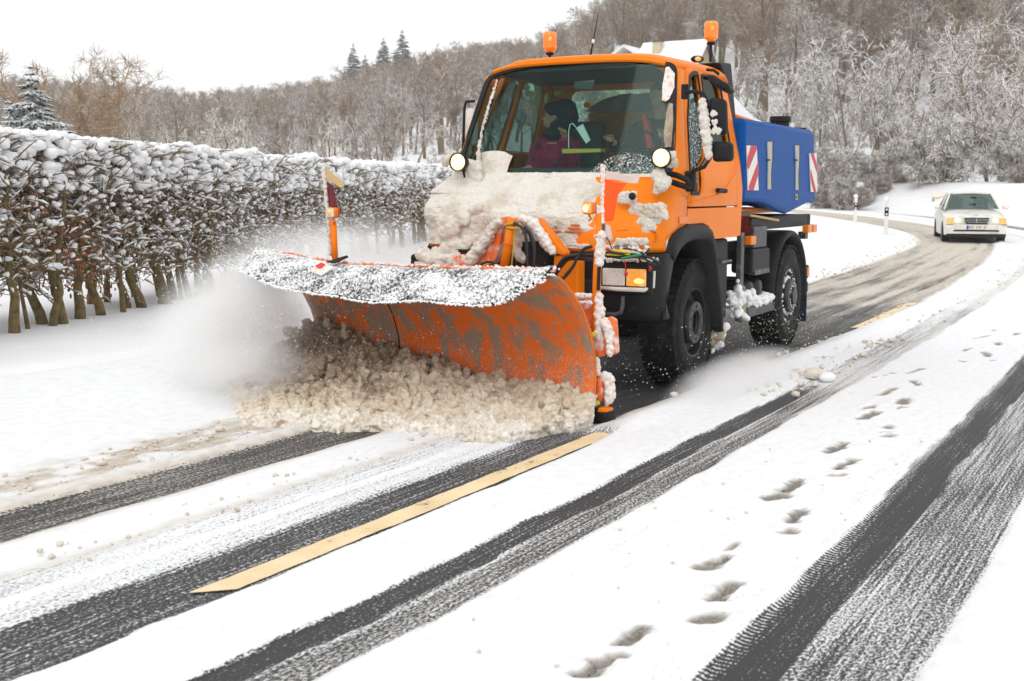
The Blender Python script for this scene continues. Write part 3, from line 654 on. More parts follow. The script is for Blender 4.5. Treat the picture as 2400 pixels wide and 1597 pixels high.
for (ya,yb,nt_,r0) in ((7,10.5,2600,.0075),(10.5,20,11500,.0075),(20,30,5200,.009),(30,52,4600,.013)):
    yy=hz_rand(nt_,ya,yb); off=rng.uniform(-.62,.62,nt_); zz=.34+ (HT-.34)*rng.random(nt_)**.8
    x,y=hpos(yy,off); z=hz(x,y)+zz; st=np.stack([x,y,z],1)
    th=rng.uniform(0,6.283,nt_); el=rng.normal(.35,.55,nt_); di=np.stack([np.cos(th)*np.cos(el),np.sin(th)*np.cos(el),np.sin(el)],1)
    ln=rng.uniform(.14,.50,nt_)*(1+.4*(yy>30)); P=grow(st,di,ln,3,.28,.02)
    gzz=hz(P[:,:,0],P[:,:,1]); P[:,:,2]=np.minimum(P[:,:,2],gzz+HT+.02)
    r=r0*rng.uniform(.5,1.6,nt_); poly_segs(tw,P,r,r*.5,3)
    # snow lying along the twigs
    for k in range(3):
        A,B=P[:,k],P[:,k+1]; d=B-A; fl=np.abs(d[:,2])/(np.linalg.norm(d,axis=1)+1e-6)
        pick=(fl<.70)&(rng.random(nt_)<.40+.38*zz/HT)
        a,b=A[pick],B[pick]; q=r[pick]; th_=rng.uniform(.9,2.3,len(a))*q+.005*(1+(ya>25)); up=np.array([0,0,1.])
        mid_=(a+b)/2+up*(q+th_*.8)[:,None]
        segs(sb,a*.9+b*.1+up*(q+.2*th_)[:,None],mid_,th_*.35,th_,3); segs(sb,mid_,b*.9+a*.1+up*(q+.2*th_)[:,None],th_,th_*.35,3)
for (ya,yb,n,big) in ((7,10.5,1800,.8),(10.5,20,9800,.72),(20,30,4200,.95),(30,52,3000,1.3)):
    yy=hz_rand(n,ya,yb); off=rng.uniform(-.68,.68,n); u=rng.random(n); zz=np.where(u<.62,HT+.03-.50*rng.random(n)**1.8,.55+(HT-.6)*rng.random(n)**.75)
    x,y=hpos(yy,off); top=(u<.62); sz=np.where(top,rng.uniform(.035,.10,n),rng.uniform(.016,.055,n))*big
    z=hz(x,y)+zz+(fbm(yy*1.3,off*2,0,2,4)-.5)*.16*top
    blobs(bl,np.stack([x,y,z],1),np.stack([sz*rng.uniform(.8,1.5,n),sz*rng.uniform(.8,1.5,n),sz*rng.uniform(.6,.95,n)],1),2 if ya==10.5 else 1,.10)
n=900; yy=rng.normal(12.9,.75,n); off=rng.uniform(.25,.66,n); zz=np.clip(rng.normal(.85,.32,n),.2,1.7); x,y=hpos(yy,off); z=hz(x,y)+zz
keep=np.abs(yy-(12.5+1.1*(1.1-zz)))<.45; x,y,z=x[keep],y[keep],z[keep]
blobs(lf,np.stack([x,y,z],1),np.stack([rng.uniform(.010,.02,len(x)),rng.uniform(.003,.006,len(x)),rng.uniform(.016,.03,len(x))],1),1,.15)
tw.build('twigs',M['twig'],hd,kind='stuff',fixn=False); sb.build('twig_snow',M['snow_lump'],hd,kind='stuff',fixn=False,smooth=True)
bl.build('snow_lumps',M['snow_lump'],hd,kind='stuff',fixn=False,smooth=True); lf.build('dry_leaves',M['leaf'],hd,kind='stuff',fixn=False)
# ------------------------------------------------------------------ fence, sign, posts, house
fe=empty('rail_fence',at(2060,70),R(14),'snow-topped wooden rail fence among the trees right of the blue tank','fence')
for k in range(6):
    p=MB(); p.box((-3+k*1.25,0,.6),(.12,.1,1.4)); p.build('post',M['fencewood'],fe)
for j in range(4):
    p=MB(); p.box((0.1,-.07,.45+j*.27),(6.6,.04,.09)); p.build('rail',M['fencewood'],fe); p=MB(); p.box((.1,-.07,.507+j*.27),(6.6,.06,.045)); p.build('rail_snow',M['snow'],fe,bevel=.01)
sp=at(2191,57); sp=(sp[0],sp[1],.36); sg=empty('road_sign',sp,R(8),'small pale rectangular sign half hidden behind the snow bank','sign')
p=MB(); p.box((0,0,.62+.55),(.62,.03,.30)); p.build('panel',M['white_plate'],sg,bevel=.01); p=MB(); p.box((0,-.018,1.045),(.56,.008,.05)); p.build('yellow_strip',M['yellow'],sg)
p=MB(); p.box((.22,-.018,1.08),(.10,.008,.04)); p.build('red_mark',M['red'],sg)
for s in (-.2,.2): p=MB(); p.tube([(s,.03,0),(s,.03,1.1)],.025,8); p.build('post',M['grey'],sg)
def delineator(px,D,label,hh=1.0):
    e=empty('delineator_post',at(px,D),0,label,'marker post','delineator posts at the inside of the bend'); q=MB(); pr=[(-.06,-.05),(.06,-.05),(.03,.05),(-.03,.05)]
    def sl(z0,z1,nm,mt,k=1.0):
        b_=MB(); b_.add([(a*k,b*k,z0) for a,b in pr]+[(a*k,b*k,z1) for a,b in pr],[(3,2,1,0),(4,5,6,7)]+[(i,(i+1)%4,4+(i+1)%4,4+i) for i in range(4)]); return b_.build(nm,mt,e)
    sl(-.1,hh,'shaft',M['carwhite']); sl(hh*.55,hh*.80,'black_band',M['black'],1.06); 
    for z in (.60,.74): c=MB(); c.box((0,-.056,hh*z),(.06,.006,.05)); c.build('reflector',M['white_plate'],e)
    s=MB(); blobs(s,[(0,0,hh+.05)],[(.08,.07,.08)],2,.03); s.build('snow_cap',M['snow'],e,smooth=True)
delineator(2000,47,'smaller delineator post, farther left at the road bend',.95); delineator(2072,39.5,'nearer delineator post with black band at the road bend',1.05)
hp=at(1575,134,-.3); ho=empty('house',hp,R(-30),'cream house with snow-covered roof and smoking chimney behind the cab','house')
x,y,z=hp; rz=1.655+(448-104)/2835*132-z
p=MB(); 
w,l=3.4,6.6; eh=rz-2.6
p.add([(-l/2,-w/1.3,-2),(l/2,-w/1.3,-2),(l/2,w/1.3,-2),(-l/2,w/1.3,-2),(-l/2,-w/1.3,eh),(l/2,-w/1.3,eh),(l/2,w/1.3,eh),(-l/2,w/1.3,eh),(-l/2,0,rz-.35),(l/2,0,rz-.35)],[(0,1,5,4),(2,3,7,6),(1,2,6,9,5),(3,0,4,8,7)]); p.build('wall',M['cream'],ho)
for sgn in (-1,1):
    p=MB(); p.add([(-l/2-.5,0,rz-.3),(l/2+.5,0,rz-.3),(l/2+.5,sgn*(w/1.3+.6),eh-.75),(-l/2-.5,sgn*(w/1.3+.6),eh-.75)],[(0,1,2,3)]); p.build('roof',M['eave'],ho,solid=.14)
    p=MB(); p.add([(-l/2-.5,0,rz-.06),(l/2+.5,0,rz-.06),(l/2+.5,sgn*(w/1.3+.6),eh-.5),(-l/2-.5,sgn*(w/1.3+.6),eh-.5)],[(0,1,2,3)]); p.build('roof_snow',M['snow'],ho,solid=.24)
for zz in (rz-3.8,): 
    for yy in (-.9,.9):
        f=MB(); f.box((l/2+.03,yy,zz),(.06,.9,1.1)); fo=f.build('window',M['eave'],ho); g=MB(); g.box((l/2+.07,yy,zz),(.03,.7,.9)); g.build('pane',M['glass_dark'],fo)
f=MB(); f.box((-1.6,-1.2,rz-1.35),(.9,.8,2.4)); ch=f.build('chimney',M['cream'],ho); g=MB(); g.box((-1.6,-1.2,rz-.08),(1.1,1.0,.14)); g.build('chimney_cap',M['eave'],ch)
ho2=empty('house',at(1480,136,-.3),R(60),'farther left gable of the house group, its snowy roof just above the cab','house')
x,y,z=ho2.location; rz=1.655+(448-124)/2835*136-z; p=MB(); p.box((0,0,(rz-2)/2-1),(5,5,rz)); p.build('wall',M['cream'],ho2)
for sgn in (-1,1):
    p=MB(); p.add([(-2.9,0,rz),(2.9,0,rz),(2.9,sgn*3,rz-1.9),(-2.9,sgn*3,rz-1.9)],[(0,1,2,3)]); p.build('roof_snow',M['snow'],ho2,solid=.25)
# ------------------------------------------------------------------ truck
z1=lambda a,b:(1020+a/3.267,20+b/3.267)
z2=lambda a,b:(960+a/3.564,400+b/3.564)
z3=lambda a,b:(500+a/2.405,560+b/2.405)
z4=lambda a,b:(1400+a/3.564,480+b/3.564)
z5=lambda a,b:(1560+a/3.733,100+b/3.733)
z6=lambda a,b:(1200+a/6.547,200+b/6.547)
truck=empty('snow_plough_truck',(TX,TY,0),TH,'orange municipal truck with lit spotlights, its front caked in snow','truck')
def ysz(z): return 1.055-max(0,z-1.75)*.19/.9
def xws(y,z): return .81-(z-1.72)*.455-.12*(y/.9)**2
def panel(outer,holes,fn,cut=3,grid_=.14):
    loops=[[Vector((a,b,0)) for a,b in outer]]+[[Vector((a,b,0)) for a,b in h] for h in holes]
    tri=tessellate_polygon(loops); pts=[p for l in loops for p in l]
    bm=bmesh.new(); vs=[bm.verts.new(p) for p in pts]
    for t in tri:
        try: bm.faces.new([vs[i] for i in t])
        except ValueError: pass
    for _ in range(cut):
        e=[x for x in bm.edges if x.calc_length()>grid_]
        if not e: break
        bmesh.ops.subdivide_edges(bm,edges=e,cuts=1); bmesh.ops.triangulate(bm,faces=bm.faces)
    mb=MB(); bm.verts.index_update(); mb.add([fn(v.co.x,v.co.y) for v in bm.verts],[tuple(v.index for v in f.verts) for f in bm.faces]); bm.free(); return mb
def inset(poly,k):
    c=np.mean(np.array(poly),0); return [tuple(c+(np.array(p)-c)*(1-k)) for p in poly]
def rounded(poly,r=.04,n=4):
    out=[];m_=len(poly)
    for i in range(m_):
        p=np.array(poly[i],float);a=np.array(poly[i-1],float);b_=np.array(poly[(i+1)%m_],float)
        da=(a-p);la=np.linalg.norm(da);db=(b_-p);lb=np.linalg.norm(db);q=min(r,la*.45,lb*.45)
        A=p+da/la*q;B=p+db/lb*q
        for k in range(n+1):
            t=k/n; out.append(tuple((1-t)**2*A+2*t*(1-t)*p+t*t*B))
    return out
DOOR=rounded([(.42,1.53),(.41,1.62),(.31,2.02),(.14,2.43),(-.01,2.665),(-.14,2.715),(-.90,2.735),(-1.0,2.66),(-.985,2.1),(-.93,1.53)],.03)
W1=rounded([(-.085,2.62),(-.20,2.665),(-.315,2.665),(-.29,2.44),(-.19,2.07),(-.10,1.93),(.10,1.85),(.13,1.64),(.345,1.64),(.33,1.85),(.17,2.25)],.03)
W2=rounded([(-.40,2.665),(-.83,2.675),(-.90,2.60),(-.88,2.02),(-.26,2.02),(-.345,2.35)],.05)
for s in (1,-1):
    sd_=lambda x,z,s=s,o=0:(x,s*(ysz(z)+o),z)
    d=panel(DOOR,[W1,W2],sd_).build('door',M['orange'],truck,smooth=True,solid=.035)
    for Wn in (W1,W2):
        g=panel(Wn,[],lambda x,z:(x,s*(ysz(z)-.008),z)).build('window_pane',M['glass_dark'],d)
        f=panel(rounded(inset(Wn,-.035),.02),[inset(Wn,.03)],lambda x,z:(x,s*(ysz(z)+.021),z),cut=1).build('window_seal',M['black'],d,solid=.012)
    t=MB(); t.tube([(-.30,s*(ysz(1.67)+.035),1.665),(-.50,s*(ysz(1.67)+.045),1.66)],.020,8); t.build('handle',M['black'],d)
    # crease line of the door, pressed panel edge
    t=MB(); t.tube([(-.86,s*1.078,1.98),(-.80,s*1.078,1.80),(-.62,s*1.078,1.70),(-.3,s*1.078,1.62),(.1,s*1.078,1.585),(.36,s*1.078,1.57)],.006,5); t.build('crease',M['orange'],d)
    # panel between sill line and arch
    low=[(.42,1.515),(-.935,1.515),(-.93,1.245),(-.20,1.245),(-.13,1.36),(.02,1.39),(.42,1.39)]
    panel(rounded(low,.015),[],lambda x,z,s=s:(x,s*(1.058),z),cut=2).build('side_panel',M['orange'],truck,solid=.035)
    # rear corner
    panel([(-.995,2.1),(-1.0,2.67),(-.93,2.74),(-1.04,2.72),(-1.10,2.6),(-1.12,2.1),(-1.06,1.25),(-.94,1.25),(-.94,1.53)],[],sd_,cut=2).build('corner_panel',M['orange'],truck,solid=.03)
# seams are open gaps; dark strip behind them stands in for their shade
for s in (1,-1):
    panel([(.52,1.26),(.48,1.62),(.38,2.02),(.2,2.45),(.0,2.6),(.04,2.52),(.13,2.43),(.27,2.02),(.36,1.66),(.38,1.5),(-.94,1.5),(-1.05,1.3)],[],lambda x,z,s=s:(x,s*(ysz(z)-.032),z),cut=1).build('seam_shade_strip',M['dark'],truck)
# roof
ny,nx=25,16; G=np.zeros((nx,ny,3))
for i in range(nx):
    u=i/(nx-1); x=.375-1.50*u
    for j in range(ny):
        q=-1+2*j/(ny-1); y=(.885-.085*(1-u)**3)*np.sign(q)*abs(q)**.8
        e=abs(q)**7; fr=max(0,1-u*7)**2; bk=max(0,(u-.93)/.07)**2
        zt=2.785+.012*(1-q*q)+.015*u-.105*e-.045*fr-.05*bk
        G[i,j]=(x-.16*(y/.9)**2*(1-u), y, zt)
g=MB(); g.grid(G); g.build('roof',M['orange'],truck,smooth=True,solid=.04)
# header above the windscreen
G=np.zeros((5,ny,3))
for i in range(5):
    for j in range(ny):
        q=-1+2*j/(ny-1); y=.81*np.sign(q)*abs(q)**.8; z=2.757-.02*i/4-.05*abs(q)**4; G[i,j]=(xws(y,z)+.025*(1-i/4)+.01,y,z)
g=MB(); g.grid(G); g.build('header',M['orange'],truck,smooth=True,solid=.03)
# windscreen
def wy(z): return .925-.10*(z-1.72)/.95*1.0
WS=rounded([(-.99,1.70),(1.0,1.70),(.985,2.0),(.885,2.70),(.44,2.745),(-.15,2.748),(-.5,2.725),(-.865,2.665),(-.965,2.0)],.09)
panel(WS,[],lambda y,z:(xws(y,z),y,z),cut=4,grid_=.16).build('windscreen',M['glass'],truck,smooth=True)
panel(rounded(inset(WS,-.02),.02),[inset(WS,.04)],lambda y,z:(xws(y,z)+.006,y,z),cut=4,grid_=.12).build('windscreen_seal',M['black'],truck,solid=.014)
# A pillars
for s in (1,-1):
    G=[]
    for k in range(12):
        z=1.62+1.045*k/11; wyz=(1.005-.11*max(0,z-1.72)/.95 if s>0 else .985-.12*max(0,z-1.72)/.95); xs=np.interp(z,[1.53,1.62,2.02,2.43,2.66,2.74],[.425,.415,.32,.15,.0,-.08])
        a=np.array([xws(wyz,z)+.006,s*wyz,z]); c=np.array([xs+.012,s*(ysz(z)+.012),z]); mid_=(a+c)/2+np.array([.030,s*.030,0])
        G.append([a+(0,-s*.02,0),a*.8+mid_*.2+np.array([.008,s*.006,0]),a*.35+mid_*.65,mid_*.6+c*.4,c,c+(0.0,-s*.05,0)])
    g=MB(); g.grid(np.array(G)); g.build('pillar',M['orange'],truck,smooth=True,solid=.02)
# lower front of the cab
XF=lambda z:np.interp(z,[1.18,1.3,1.42,1.5,1.6,1.7,1.80],[1.17,1.165,1.12,1.05,.96,.875,.80])
def ring(z,xs,xf,yw,rc,n=9,m_=22,bow=.05):
    P=[(xs,yw),((xs+xf-rc)/2,yw),(xf-rc-bow,yw)]
    for k in range(1,n): a=math.pi/2*k/n; P.append((xf-bow-rc+rc*math.sin(a),yw-rc+rc*math.cos(a)))
    w=yw-rc
    for k in range(m_+1): y=w-2*w*k/m_; P.append((xf-bow*(y/w)**2 ,y))
    L_=P[:3+n-1]; 
    return [(a,b,z) for a,b in P]+[(a,-b,z) for a,b in L_[::-1]]
def xsz(z): return np.interp(z,[1.18,1.25,1.33,1.385,1.39,2],[.93,.90,.76,.44,.44,.44])
zs=[1.18,1.22,1.27,1.32,1.36,1.392,1.45,1.52,1.58,1.64,1.70,1.76]
fr=np.array([ring(z,float(xsz(z)),float(XF(z)),1.06-.0*z-max(0,z-1.6)*.25,.26 if z<1.6 else .22) for z in zs])
g=MB(); g.grid(fr); g.build('front_panel',M['orange'],truck,smooth=True,solid=.03)
# grille slots
for k in range(3):
    t=MB(); a=FX(*z2(1172,455+27*k),1.17); b=FX(*z2(1425,455+27*k),1.17); t.tube([(1.185,a[1],a[2]),(1.185,b[1],b[2])],.009,6); t.build('grille_slot',M['orange_dark'],truck)
# recess on the fender
rc=[FX(*z2(a,b),1.13) for a,b in ((1715,500),(2080,480),(2085,580),(1700,640))]
c=np.mean(np.array(rc),0)
loop=[]
for k in range(29):
    a=2*math.pi*k/28; ca,sa=math.cos(a),math.sin(a); yy=c[1]-.03+.155*np.sign(ca)*abs(ca)**.45; zz=c[2]+.048*np.sign(sa)*abs(sa)**.45
    loop.append((1.158-.05*(max(0,yy)/.8)**2-.35*max(0,yy-.86)**1.0*1.0,yy,zz))
t=MB(); t.tube(loop,.008,6,cap=False); t.build('recess_edge',M['orange_dark'],truck,smooth=True)
# bumper
zs2=[.66,.70,.78,.90,1.0,1.10,1.165,1.175]
bx=np.array([ring(z,float(np.interp(z,[.66,.78,1.0,1.175],[1.04,.98,.88,.80])),float(np.interp(z,[.66,.75,1.175],[1.12,1.21,1.215])),1.10,.20) for z in zs2])
g=MB(); g.grid(bx); g.build('bumper',M['black'],truck,smooth=True,solid=.03)
for s in (1,-1):
    b=MB(); b.box((1.215,s*.86,.995),(.05,.46,.26)); hb=b.build('headlight_housing',M['black'],truck,bevel=.03)
    b=MB(); b.box((1.238,s*.775,.997),(.02,.19,.135)); b.build('headlight',M['crust'],hb,bevel=.012)
    b=MB(); b.box((1.238,s*.962,.997),(.022,.165,.135)); b.build('indicator',M['amber_on'] if s>0 else M['crust'],hb,bevel=.012)
    b=MB(); blobs(b,[(1.246,s*.985,.972)],[(.008,.045,.022)],2,.02); b.build('bulb',M['amber_core'] if s>0 else M['crust'],hb,smooth=True)
    b=MB(); b.tube([(1.245,s*.64,.91),(1.25,s*.8,.905),(1.245,s*1.03,.905),(1.20,s*1.085,.93),(1.19,s*1.09,1.05)],[.014,.017,.018,.016,.01],7); b.build('frost_ridge',M['crust'],hb,smooth=True)
    t=MB(); P=[FX(*z2(a,b_),1.24) for a,b_ in ((1785,1050),(1782,1130),(1765,1185),(1720,1200),(1620,1195))]; t.tube([(p[0],s*p[1],p[2]) for p in P],.017,7); t.build('towing_hook',M['grey'],truck,smooth=True)
b=MB(); b.box((1.2,0,.86),(.10,1.3,.22)); b.build('bumper_gap_shade',M['dark'],truck,bevel=.02)  # dark box stands in for the shaded opening in the bumper
# arches
AO=[(.93,1.175),(.86,1.25),(.76,1.315),(.60,1.36),(.35,1.385),(.02,1.375),(-.10,1.345),(-.20,1.25),(-.27,1.1),(-.36,.85),(-.43,.63),(-.47,.42)]
AI=[(.83,1.11),(.75,1.17),(.66,1.215),(.53,1.25),(.32,1.27),(.03,1.262),(-.06,1.225),(-.12,1.15),(-.19,1.02),(-.28,.80),(-.36,.6),(-.40,.42)]
def arch(AO,AI,name,s,y0=.62,y1=1.125,mt='black'):
    G=[]
    for (a,b),(c,d) in zip(AO,AI):
        mx,mz=(a+c)/2,(b+d)/2
        G.append([(a,s*y0,b),(a,s*(y1-.05),b),(a*.8+c*.2,s*(y1-.01),b*.8+d*.2),(mx,s*y1,mz),(c,s*(y1-.01),d),(c,s*y0,d)])
    g=MB(); g.grid(np.array(G)); return g.build(name,M[mt],truck,smooth=True,solid=.012)
RC=(-3.08,.54)
AO2=[(RC[0]+.70*math.cos(a),RC[1]+.70*math.sin(a)) for a in np.linspace(R(-5),R(188),20)]
AI2=[(RC[0]+.655*math.cos(a),RC[1]+.655*math.sin(a)) for a in np.linspace(R(-5),R(188),20)]
for s in (1,-1): arch(AO,AI,'front_mudguard',s); arch(AO2,AI2,'rear_mudguard',s,.66,1.03)
# wheels
def wheel(x,s,rear):
    c=(x,s*.863,.538); w=.158
    prof=[(.285,-w+.02),(.33,-w),(.42,-w-.008),(.49,-w+.004),(.522,-w+.022),(.532,-w+.05),(.536,0),(.532,w-.05),(.522,w-.022),(.49,w-.004),(.42,w+.008),(.37,w+.006),(.33,w),(.30,w-.012),(.285,w-.03)]
    prof=[(r,s*h) for r,h in prof]
    if rear: rim=[(.30,w-.02),(.298,w-.012),(.285,w-.014),(.27,w-.05),(.255,w-.07),(.24,w-.068),(.21,w-.045),(.17,w-.035),(.165,w+.015),(.10,w+.018),(.095,w+.055),(.04,w+.06),(0,w+.06)]
    else: rim=[(.30,w-.02),(.298,w-.012),(.285,w-.014),(.275,w-.05),(.265,w-.09),(.24,w-.105),(.19,w-.105),(.18,w-.02),(.175,w-.008),(.105,w-.008),(.10,w-.055),(.04,w-.065),(0,w-.065)]
    m_=MB(); m_.lathe([(r,s*h) for r,h in rim],c,'y',48); rm_=m_.build('wheel',M['rimmat'],truck,angle=40)
    m_=MB(); m_.lathe(prof,c,'y',64); ty=m_.build('tyre',M['rubber'],rm_,angle=50)
    # tread blocks
    tb=MB(); nb=46
    for k in range(nb):
        for row,(yy,wd) in enumerate(((-.118,.07),(-.04,.06),(.04,.06),(.118,.07))):
            a=2*math.pi*(k+(.5 if row%2 else 0))/nb; rot=Matrix.Rotation(-a,3,'Y')@Matrix.Rotation((.25 if row%2 else -.25),3,'X')
            tb.box((c[0]+.536*math.cos(a),c[1]+yy,c[2]+.536*math.sin(a)),(.022,wd,.047),Matrix.Rotation(-a,3,'Y'))
    o=tb.build('tread_blocks',M['rubber'],rm_)
    hb_=MB(); fo=(w+.0) if not rear else w+.024; hb_.lathe([(.180,s*(fo-.03)),(.180,s*fo),(.172,s*(fo+.004)),(.108,s*(fo+.004)),(.102,s*(fo-.03))],c,'y',48); hb_.build('hub_ring',M['grey'],rm_,angle=40)
    fl=w-.008 if not rear else w+.018; rn=.140 if not rear else .133
    for k in range(10):
        a=2*math.pi*k/10+.3; n_=MB(); n_.tube([(c[0]+rn*math.cos(a),c[1]+s*(fl-.01),c[2]+rn*math.sin(a)),(c[0]+rn*math.cos(a),c[1]+s*(fl+.022),c[2]+rn*math.sin(a))],.0155,6); n_.build('lug_nut',M['grey'] if not rear else M['chrome'],rm_)
    if s>0:   # thin raised ring and mould mark on the sidewall
        m2=MB(); m2.lathe([(.455,s*(w+.002)),(.458,s*(w+.010)),(.462,s*(w+.002))],c,'y',48); m2.build('sidewall_ring',M['rubber'],rm_,smooth=True)
        if rear:
            P=[]; 
            for k in range(260):
                a=rng.uniform(0,6.283); rr=rng.choice([.29,.20,.10],p=[.4,.3,.3])+rng.normal()*.012
                P.append((c[0]+rr*math.cos(a),c[1]+w-.03+ (.05 if rr<.15 else 0),c[2]+rr*math.sin(a)))
            b=MB(); blobs(b,np.array(P),rng.uniform(.006,.018,len(P)),1,.2); b.build('packed_snow',M['snow_lump'],rm_,kind='stuff',smooth=True)
for x,rear in ((0,False),(-3.08,True)):
    for s in (1,-1): wheel(x,s,rear)
for x in (0,-3.08): t=MB(); t.tube([(x,-.8,.54),(x,.8,.54)],.09,10); t.build('axle',M['dark'],truck); t=MB(); blobs(t,[(x,.1,.54)],[(.2,.24,.2)],2,0); t.build('differential',M['dark'],truck,smooth=True)
# chassis and what hangs from it
for s in (1,-1): b=MB(); b.box((-1.5,s*.42,1.0),(5.2,.09,.24)); b.build('frame_rail',M['dark'],truck,bevel=.01)
for s in (1,-1):
    b=MB(); b.box((-3.0,s*.90,1.335),(2.35,.09,.13)); b.build('subframe',M['black'],truck,bevel=.008)
b=MB(); b.box((-4.1,0,1.335),(.08,1.9,.13)); b.build('cross_beam',M['black'],truck)
b=MB(); b.box((-1.0,0,.95),(1.9,.8,.7)); b.build('gearbox',M['dark'],truck,bevel=.05)
b=MB(); b.box((-.72,.80,.86),(.42,.40,.74)); b.build('side_tank',M['black'],truck,bevel=.03)
for zz in (1.03,.60): b=MB(); b.box((-.68,1.03,zz),(.30,.08,.02)); b.build('step',M['grey'],truck)
col=MB(); col.box((-1.30,1.0,.85),(.10,.05,.84)); col.build('step_post',M['grey'],truck,bevel=.008)
b=MB(); b.box((-1.93,.93,1.21),(.46,.16,.21)); b.build('valve_box',M['grey'],truck,bevel=.012)
b=MB(); b.box((-1.92,.92,.98),(.62,.22,.24)); b.build('tool_box',M['black'],truck,bevel=.03); 
b=MB(); b.box((-1.96,1.0,.865),(.52,.06,.05)); b.build('bracket',M['grey'],truck)
for x in (-1.72,-2.02): t=MB(); t.lathe([(.0,.22),(.09,.21),(.115,.16),(.12,0),(.12,-.5)],(x,.78,.68),'y',20); t.build('air_tank',M['rimmat'],truck,smooth=True)
b=MB(); b.box((-1.98,.98,.485),(.95,.10,.10)); b.build('side_step',M['grey'],truck,bevel=.01)
P=[];Z=[]
for k in range(170):
    x=rng.uniform(-2.40,-1.42); P.append((x,.98+rng.normal()*.03,.54+rng.uniform(0,.07)+(.08 if x>-1.75 else 0)*rng.random())); Z.append(rng.uniform(.02,.05))
for k in range(60): P.append((-1.25+rng.normal()*.05,1.0+rng.normal()*.03,.60+rng.normal()*.07)); Z.append(rng.uniform(.02,.045))
for k in range(70): P.append((-.58+rng.normal()*.07,1.0+rng.normal()*.04,.36+rng.normal()*.05)); Z.append(rng.uniform(.03,.05))
CL1=(P,Z)
P=np.array([(-.50+rng.normal()*.04,1.0+rng.normal()*.04,.42+rng.normal()*.07) for k in range(50)]+[(-1.45+rng.normal()*.04,.98,.55+rng.normal()*.06) for k in range(40)]); CL2=P
# broom head strapped behind the cab
b=MB(); b.box((-1.42,.93,1.44),(.52,.10,.045)); br=b.build('broom',M['eave'],truck,bevel=.008)
b=MB(); A=[];B=[]
for k in range(420):
    x=-1.67+.5*rng.random(); A.append((x,.93+rng.normal()*.03,1.42)); B.append((x+rng.normal()*.02,.95+rng.normal()*.03,1.26))
segs(b,A,B,np.full(420,.005),np.full(420,.003),3); b.build('bristles',mat('red_bristles',(.22,.022,.018),.7),br,kind='stuff')
t=MB(); t.tube([(-1.67,.95,1.43),(-2.6,1.0,1.36)],.013,8); t.build('broom_handle',M['tan'],br)
for (x,y,zz) in ((-1.52,1.03,1.19),(-3.62,1.05,1.245),(-3.85,1.05,1.245)): b=MB(); b.box((x,y,zz),(.17,.07,.085)); b.build('side_marker',M['amber'],truck,bevel=.01)
b=MB(); b.box((-3.72,.98,1.17),(.12,.08,.08)); b.build('marker_bracket',M['grey'],truck)
b=MB(); b.box((-4.06,.86,.74),(.12,.20,.15)); tl=b.build('tail_lamp',M['black'],truck,bevel=.01); b=MB(); b.box((-4.06,.965,.74),(.09,.012,.10)); b.build('tail_lens',M['amber'],tl)
b=MB(); b.box((-4.06,.90,.56),(.10,.12,.12)); b.build('rear_bracket',M['black'],truck,bevel=.01)
b=MB(); b.box((-3.78,.86,.34),(.015,.34,.30)); b.build('mud_flap',mat('blue_black_flap',(.01,.02,.05),.6),truck)
b=MB(); o=FX(*z4(685,95),.5)
p0,p1,p2,p3=[SY(*z4(a,b_),1.085) for a,b_ in ((685,95),(765,95),(765,155),(690,155))]
b.add([p0,p1,p2,p3]+[(p[0],1.06,p[2]) for p in (p0,p1,p2,p3)],[(0,1,2,3),(0,1,5,4),(1,2,6,5),(2,3,7,6),(3,0,4,7)]); b.build('side_indicator',M['amber'],truck,label='amber side indicator crusted with dirt')
# air intake
po=[SY(*z5(a,b_),.86) for a,b_ in ((470,168),(575,175),(632,840),(583,842),(545,520),(500,250))]
b=MB(); n=len(po); b.add(list(po)+[(p[0]-.02,.52,p[2]) for p in po],[tuple(range(n)),tuple(range(n,2*n))[::-1]]+[(i,(i+1)%n,n+(i+1)%n,n+i) for i in range(n)]); b.build('air_intake',M['black'],truck,bevel=.02)
# beacons
def beacon(px,py0,py1,xx,pole):
    b0=FX(*z1(px,py0),xx); b1=FX(*z1(px,py1),xx); h=b1[2]-b0[2]; y=b0[1]; z=b0[2]; r=h*.335
    t=MB(); t.tube([(xx,y,z-pole),(xx,y,z+.005)],.014,8); st=t.build('beacon',M['black'],truck)
    t=MB(); t.lathe([(r*.55,-.005),(r*.62,.01),(r*.5,.02)],(xx,y,z-.01),'z',20); t.build('collar',M['black'],st)
    t=MB(); t.lathe([(.0,0),(r*.35,.0),(r*.62,h*.10),(r*.95,h*.19),(r,h*.25),(r*1.0,h*.85),(r*.93,h*.96),(r*.7,h),(0,h)],(xx,y,z+.005),'z',28); t.build('lens',M['beacon'],st,smooth=True)
    for k in range(14):
        a=TH*0+math.pi*2*k/14; t=MB(); t.tube([(xx+r*1.0*math.cos(a),y+r*1.0*math.sin(a),z+h*.36),(xx+r*1.0*math.cos(a),y+r*1.0*math.sin(a),z+h*.80)],.0022,4); t.build('lens_rib',M['amber'],st)
    t=MB(); blobs(t,[(xx+r*.8,y+r*.45,z+h*.66)],[(r*.25,r*.25,h*.13)],2,0); t.build('bulb_glow',M['amber_on'],st,smooth=True)
beacon(875,345,185,-.45,.06); beacon(2108,262,100,-.45,.16)
t=MB(); a=FX(*z1(1185,365),-.1); b_=FX(*z1(1207,250),-.1); c=FX(*z1(1245,40),-.1); t.tube([a,b_,c],[.010,.006,.003],6); an=t.build('antenna',M['black'],truck); t=MB(); blobs(t,[b_],[(.014,.014,.02)],2,.05); t.build('snow_bead',M['snow_lump'],an)
